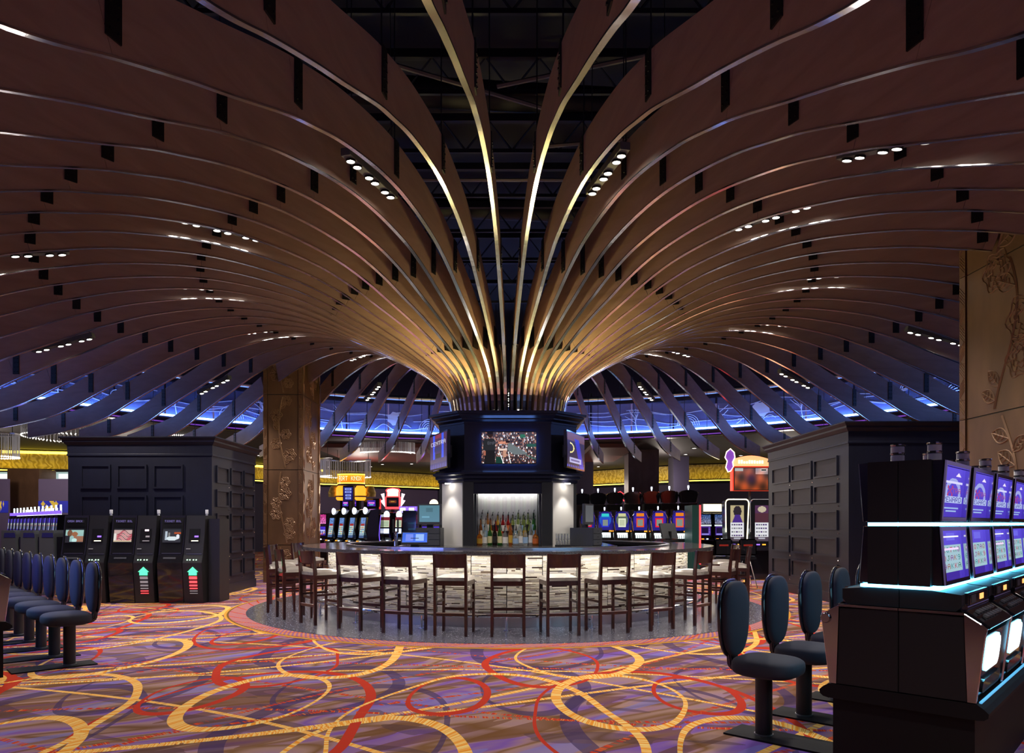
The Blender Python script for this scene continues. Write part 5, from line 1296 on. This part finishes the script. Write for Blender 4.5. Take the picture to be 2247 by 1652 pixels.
# red playing sign
def red_sign():
    Y = 27.5; t = thing('neon_sign', 'red and pink neon topper sign with small screen, behind the beer tap', 'sign', (XP(862,Y), Y, 0)); z = lambda y: ZP(y, Y)
    t.scale = (1.37, 1, 1); MB().box(-.21,.21,-.04,.1,z(1117),z(1089)).build('red_frame', M['red_glow'], t, bevel=.02)
    im_ = canvas(24, 18, (.05,.04,.1), (.05,.03,.05)); im_[4:12, 4:20] = (.45,.2,.1); im_[6:9, 8:16] = (.7,.5,.2); MB().box(-.17,.17,-.05,-.04,z(1112),z(1091)).build('screen_frame', M['black'], t); screen('screen', .31, .23, im_, t, (0,-.052,z(1101.5)))
    pts = [(-.18,z(1090)),(.19,z(1090)),(.18,z(1080)),(.21,z(1076)),(.17,z(1072)),(.0,z(1070)),(-.16,z(1072)),(-.2,z(1076)),(-.17,z(1080))]
    MB().prism(pts, -.03, .08, 'y').build('crest_neon', M['red_glow'], t); MB().prism([(x*.8,z(1081)+(zz-z(1081))*.8) for x,zz in pts], -.045, -.03, 'y').build('crest_face', M['cream_glow'], t)
    for s in (-1, 1):
        for r_, w, o_ in ((.9,.07,.3), (.5,.08,.36)):
            MB().prism([(s*(.22),z(1112)),(s*(.22+w),z(1104 if r_ < .8 else 1092)),(s*(.25+w*1.2),z(1098 if r_ < .8 else 1084)),(s*.24,z(1096 if r_ < .8 else 1082))], -.02 if r_ < .8 else .0, .02 if r_ < .8 else .04, 'y').build('neon_petal', M['pink_white'], t)
    MB().tube([(0,.05,0),(0,.05,z(1100))], .06, 8).build('mast', M['black'], t)
red_sign()
# right bank: backs and round-top machines
g = 'round-top slot machines behind the right of the bar'
labs = ['violet glass', 'blue glass', 'pale yellow glass', 'orange framed screen', 'red framed screen', 'amber framed screen']
for k, px in enumerate((1291, 1329, 1366, 1406, 1448, 1493)):
    Y = 25.-.47*k; place('round_top', XP(px,Y), Y, .0, 'round-top slot machine with %s, %s from the left on the right' % (labs[k], ORD[k]), g, k)
def hood_row():
    proto = None
    for k, px in enumerate((1278, 1313, 1350, 1390, 1431, 1470, 1512)):
        Y = 27.2-.45*k; lab = 'black hooded machine back with chrome candle, %s from the left behind the round-top slots' % ORD[k]
        if proto is None:
            t = thing('slot_machine', lab, 'slot machine', (0,0,0), 0, 'hooded machine backs on the right')
            MB().box(-.25,.25,0,.4,0,1.98).build('cabinet', M['slot_side'], t)
            MB().prism([(-.23,1.99),(.23,1.99),(.29,2.30),(.2,2.38),(.0,2.41),(-.2,2.38),(-.29,2.30)], .0, .3, 'y').build('hood', M['gloss_black'], t, bevel=.03)
            MB().tube([(.0,.0,1.985),(.23,.0,1.985),(.295,.0,2.3),(.2,.0,2.385)], .01, 5).build('hood_trim', M['chrome'], t)
            MB().lathe([(.02,0),(.015,.05),(.03,.06),(.03,.14),(.02,.15)], 10, (0,.1,2.4)).build('candle_light', M['white_glow'], t); proto = t
        else: t = copy_tree(proto)
        t.location = (XP(px,Y), Y, 0); t['label'] = lab; t.scale = (1.08, 1, 1.06)
hood_row()
Y = 21.6; o = MB().box(XP(1519,Y), XP(1536,Y), Y, Y+.95, 0, ZP(1108,Y)).build('end_panel', M['green_side']); tag(o, 'tall dark green end panel closing the right row of slots', 'panel'); MB().box(XP(1535,Y)-.01, XP(1537,Y)+.01, Y-.02, Y, .2, ZP(1108,Y)).build('red_edge', M['red_glow'], o)
Y = 28.4; place('twin', XP(1549,Y), Y, .1, 'slot machine with red and white top screen beside the green end panel', 'slots right of the green panel', 3)
place('twin', XP(1581,28.4), 28.4, .1, 'slot machine with teal top screen, right of the green end panel', 'slots right of the green panel', 5)
place('arch', XP(1619,18.2), 18.2, .05, 'portrait slot machine with bright glowing white frame', 'tall portrait slots on the right', 0)
place('arch', XP(1673,18.2), 18.2, .05, 'portrait slot machine with dim frame beside the right cabinet', 'tall portrait slots on the right', 1)
Y = 29.4; o = MB().box(XP(1545,Y), XP(1600,Y), Y, Y+.1, ZP(1122,Y), ZP(1106,Y)).build('lit_sign_panel', M['cream_glow']); tag(o, 'cream backlit panel above the twin-screen slots on the right', 'sign'); MB().box(XP(1545,Y), XP(1600,Y), Y+.1, Y+.4, 0, ZP(1105,Y)).build('backing', M['black'], o)
def race_sign():
    Y = 18.9; t = thing('topper_sign', 'large lit sign with red picture screen and orange crest above the portrait slots', 'sign', (XP(1648,Y), Y, 0), .04); z = lambda y: ZP(y, Y)
    w = .50; MB().box(-w, w, -.05, .15, z(1077), z(1023)).build('red_case', mat('red_case', (.75,.04,.02), .4, emit=(.9,.06,.02), strength=.5), t)
    im_ = canvas(56, 36, (.5,.3,.28), (.5,.2,.06)); yy, xx = np.mgrid[0:36, 0:56]; r = np.random.RandomState(5)
    f = np.sin(xx*.3+yy*.1)+np.sin(xx*.11-yy*.25+1.); im_ += f[:, :, None]*np.array((.13,.05,.02)); d = np.exp(-((xx-27)**2/70+(yy-17)**2/90)); im_ = im_*(1-.75*d[:, :, None])+d[:, :, None]*np.array((.2,.1,.3))*.6; im_[(yy < 10) & (xx > 34)] += .35; im_[(yy < 5) & (xx < 14)] = .7; im_[1:5, 44:54] = .75; im_[2:4, 45:53] = .05
    MB().box(-w+.03, w-.06, -.065, -.05, z(1076), z(1026)).build('bezel', M['black'], t); screen('screen', 2*w-.13, z(1027.5)-z(1074.5), im_, t, (-.015,-.067,(z(1027)+z(1075))/2))
    pts = [(-w+.02,z(1023)),(w-.02,z(1023)),(w+.04,z(1009))]+[(w*(1-2*k/10.), z(1008)+.1*math.sin(PI*k/10)) for k in range(1,10)]+[(-w-.02,z(1011))]
    MB().prism(pts, -.02, .1, 'y').build('crest', mat('crest_orange', (1,.5,.3), .4, emit=(1,.36,.15), strength=1.4), t)
    mb = MB(); r_ = random.Random(2)
    for k in range(10): mb.box(-.34+k*.068, -.3+k*.068, -.03, -.02, z(1017), z(1017)+r_.uniform(.05,.09))
    mb.build('crest_lettering', M['cream_glow'], t)
    bl = [(-.62,z(1036)),(-.68,z(1026)),(-.64,z(1012)),(-.7,z(1004)),(-.66,z(992)),(-.56,z(985)),(-.46,z(993)),(-.44,z(1004)),(-.5,z(1014)),(-.48,z(1024)),(-.55,z(1034))]
    MB().prism([(x,zz) for x,zz in bl], -.04, .0, 'y').build('dark_plaque', M['led_violet'], t); MB().tube([(x,-.045,zz) for x,zz in bl], .014, 5, True).build('neon_outline', M['cream_glow'], t)
    MB().tube([(0,.1,.0),(0,.1,z(1077))], .035, 8).build('pole', M['grey_monitor'], t)
race_sign()
def swivel_stool(px, Y, lab):
    t = thing('swivel_stool', lab, 'stool', (XP(px,Y), Y, 0), 0, 'black swivel stools at the portrait slots')
    MB().box(-.19,.19,-.05,.0,.72,1.08).build('backrest', M['gloss_black'], t, bevel=.045); MB().box(-.1,.1,-.055,-.05,.92,.96).build('red_badge', M['red_glow'] if False else mat('badge_red', (.4,.03,.02), .4), t)
    MB().box(-.2,.2,-.05,.35,.60,.70).build('seat', M['shell'], t, bevel=.03)
    for sx in (-1,1):
        for sy in (-1,1): MB().tube([(sx*.08,.15+sy*.08,.6),(sx*.2,.15+sy*.2,0)], .012, 6).build('leg', M['chrome'], t)
    MB().tube([(.14*math.cos(a),.15+.14*math.sin(a),.25) for a in np.linspace(0,2*PI,13)[:-1]], .009, 5, True).build('foot_ring', M['chrome'], t)
swivel_stool(1587, 15.9, 'black swivel stool before the glowing-frame slot machine'); swivel_stool(1640, 15.9, 'black swivel stool between the two portrait slot machines')
# small red neon far back
p = P(1361,1089,30); t = thing('neon_sign', 'small red neon letter sign far behind the right bank', 'sign', p); MB().tube([(-.16,0,-.2),(-.16,0,.14),(.0,0,.2),(.14,0,.1),(.02,0,0),(-.14,0,0),(.02,0,0),(.16,0,-.2)], .02, 5).build('neon_tube', M['red_glow'], t); MB().box(.2,.6,.05,.1,-.15,.2).build('blue_plaque', M['fascia'], t)

# crowded rows and grey machine backs at the far left
g = 'small machines in the far left rows'
k = 0
for row, (Y, px0, sd) in enumerate(((17.0, 112, 0), (20.3, 116, 1))):
    for q in range(13):
        place('mini', XP(px0,Y)-.355*q, Y+.385*q, -.828, 'small distant violet slot machine, %s from the right in the %s far-left row' % (ORD[q], ['nearer','farther'][row]), g, sd)
for k, px in enumerate((20, 62, 103)):
    Y = 14.3; t = thing('machine_back', 'grey slanted machine back with blue band, %s of three at the far left' % ['left','middle','right'][k], 'cabinet', (XP(px,Y), Y, 0), 0, 'grey machine backs on the left')
    MB().prism([(-.17,.0),(.19,.0),(.13,1.22),(.10,1.28),(-.16,1.28)], 0, .5, 'y').build('grey_shell', M['screen_grey'], t, bevel=.01); MB().prism([(-.10,1.14),(.125,1.14),(.115,1.23),(-.09,1.23)], -.006, 0, 'y').build('blue_band', mat('blue_band', rgb(50,50,120), .3), t)
    MB().box(.16,.24,.05,.45,.0,1.15).build('dark_side', M['gloss_black'], t)
Y = 30.; 
for k, (x0, x1) in enumerate(((-5, 18), (84, 160))):
    im_ = canvas(40, 10, (.12,.14,.6), (.1,.12,.5)); r = np.random.RandomState(k); yy, xx = np.mgrid[0:10, 0:40]
    for _ in range(9): cx, cy = r.randint(0, 24), r.randint(0, 10); im_[((xx-cx)**2+(yy-cy)**2) < 5] = (.8,.65,.2)
    Y2 = 26.; o = thing('wall_mural', 'blue wall strip with golden dots, %s' % ['at the left edge of the photo', 'just left of the black cabinet'][k], 'mural', (XP((x0+x1)/2,Y2), Y2, ZP(1112,Y2)), 0, 'blue dotted wall strips'); screen('print', XP(x1,Y2)-XP(x0,Y2), .42, im_, o); MB().box(-abs(XP(x1,Y2)-XP(x0,Y2))/2, abs(XP(x1,Y2)-XP(x0,Y2))/2, .01, .1, -2., 1.).build('backing_wall', M['lilac_wall'], o)

# ------------------------------------------------------------------ crystal chandeliers
def chandelier(px, py, Y, rx, ry, h, a0, a1, lab, n=46):
    c = P(px, py, Y); t = thing('crystal_chandelier', lab, 'chandelier', (c.x, Y, c.z), 0, 'crystal string chandeliers')
    mb = MB(); bd = MB()
    for k in range(n):
        a = a0+(a1-a0)*k/(n-1); dz = .12*math.sin(a*1.5)
        for q in (1., .86):
            x, y = rx*q*math.cos(a), ry*q*math.sin(a); mb.tube([(x,y,0),(x,y,h)], .008, 3)
            bd.lathe([(.0,-.03),(.022,0),(.0,.03)], 5, (x,y,0), caps=False); 
    mb.build('crystal_strings', M['string'], t)['kind'] = 'stuff'; bd.build('crystal_drops', M['bead'], t)['kind'] = 'stuff'
    MB().arc(.8, 1.02, h, h+.04, a0, a1, 24).build('ring_plate', M['steel'], t)
    t.children[-1].scale = (rx, ry, 1)
    top = 4.36-c.z-h-.04
    for a in (a0+.2, (a0+a1)/2, a1-.2): MB().tube([(rx*.9*math.cos(a), ry*.9*math.sin(a), h+.04), (rx*.9*math.cos(a), ry*.9*math.sin(a), h+.04+max(.1, top))], .01, 4).build('hanger', M['black'], t)
chandelier(758,1046,27.,.93,.8,.62, PI*.0, PI*1.35,'crystal string chandelier above the amber crown sign')
chandelier(850,994,26.6,1.0,.6,.45, -.9*PI, .1,'crystal string chandelier hanging under the balcony, left of the kiosk')
chandelier(160,962,23.,1.25,1.6,.5, PI*.6, PI*1.9,'large crystal string chandelier above the left black cabinet')
chandelier(-8,1003,20.,.55,.5,.62, -PI, .9*PI,'crystal string chandelier cut by the left edge of the photo')
chandelier(390,960,24.5,1.0,.8,.5, PI, 2*PI,'crystal string chandelier behind the fins left of the carved column')

# ------------------------------------------------------------------ added fill lamps without fixtures, brightening the far hall and the slot chairs
def area(name, loc, tgt, size, energy, color):
    o = lamp('AREA', name, loc, energy, color, shape='RECTANGLE', size=size[0], size_y=size[1])
    o.rotation_euler = (Vector(loc)-Vector(tgt)).to_track_quat('Z', 'Y').to_euler(); return o
for x, y in ((-6.5,31), (0,33), (6.5,31), (-13.5,25), (11,29), (-3,36), (4,36), (-17,23)):
    lamp('POINT', 'hall_fill', (x, y, 3.2), 170, (1,.85,.75), shadow_soft_size=.2)

for p, q, e in (((-5.25,7.25,1.3), (-4.0,8.6,.7), 14), ((-6.6,8.7,1.3), (-5.4,10.,.7), 14)):
    area('added_slot_glow', p, q, (1.2,.5), e, (.18,.2,1.))  # added area lamps standing in for the screens' blue light on the chairs
area('added_slot_glow', (2.2,5.9,1.6), (1.6,6.,.6), (1.4,.5), 3, (.25,.3,1.))
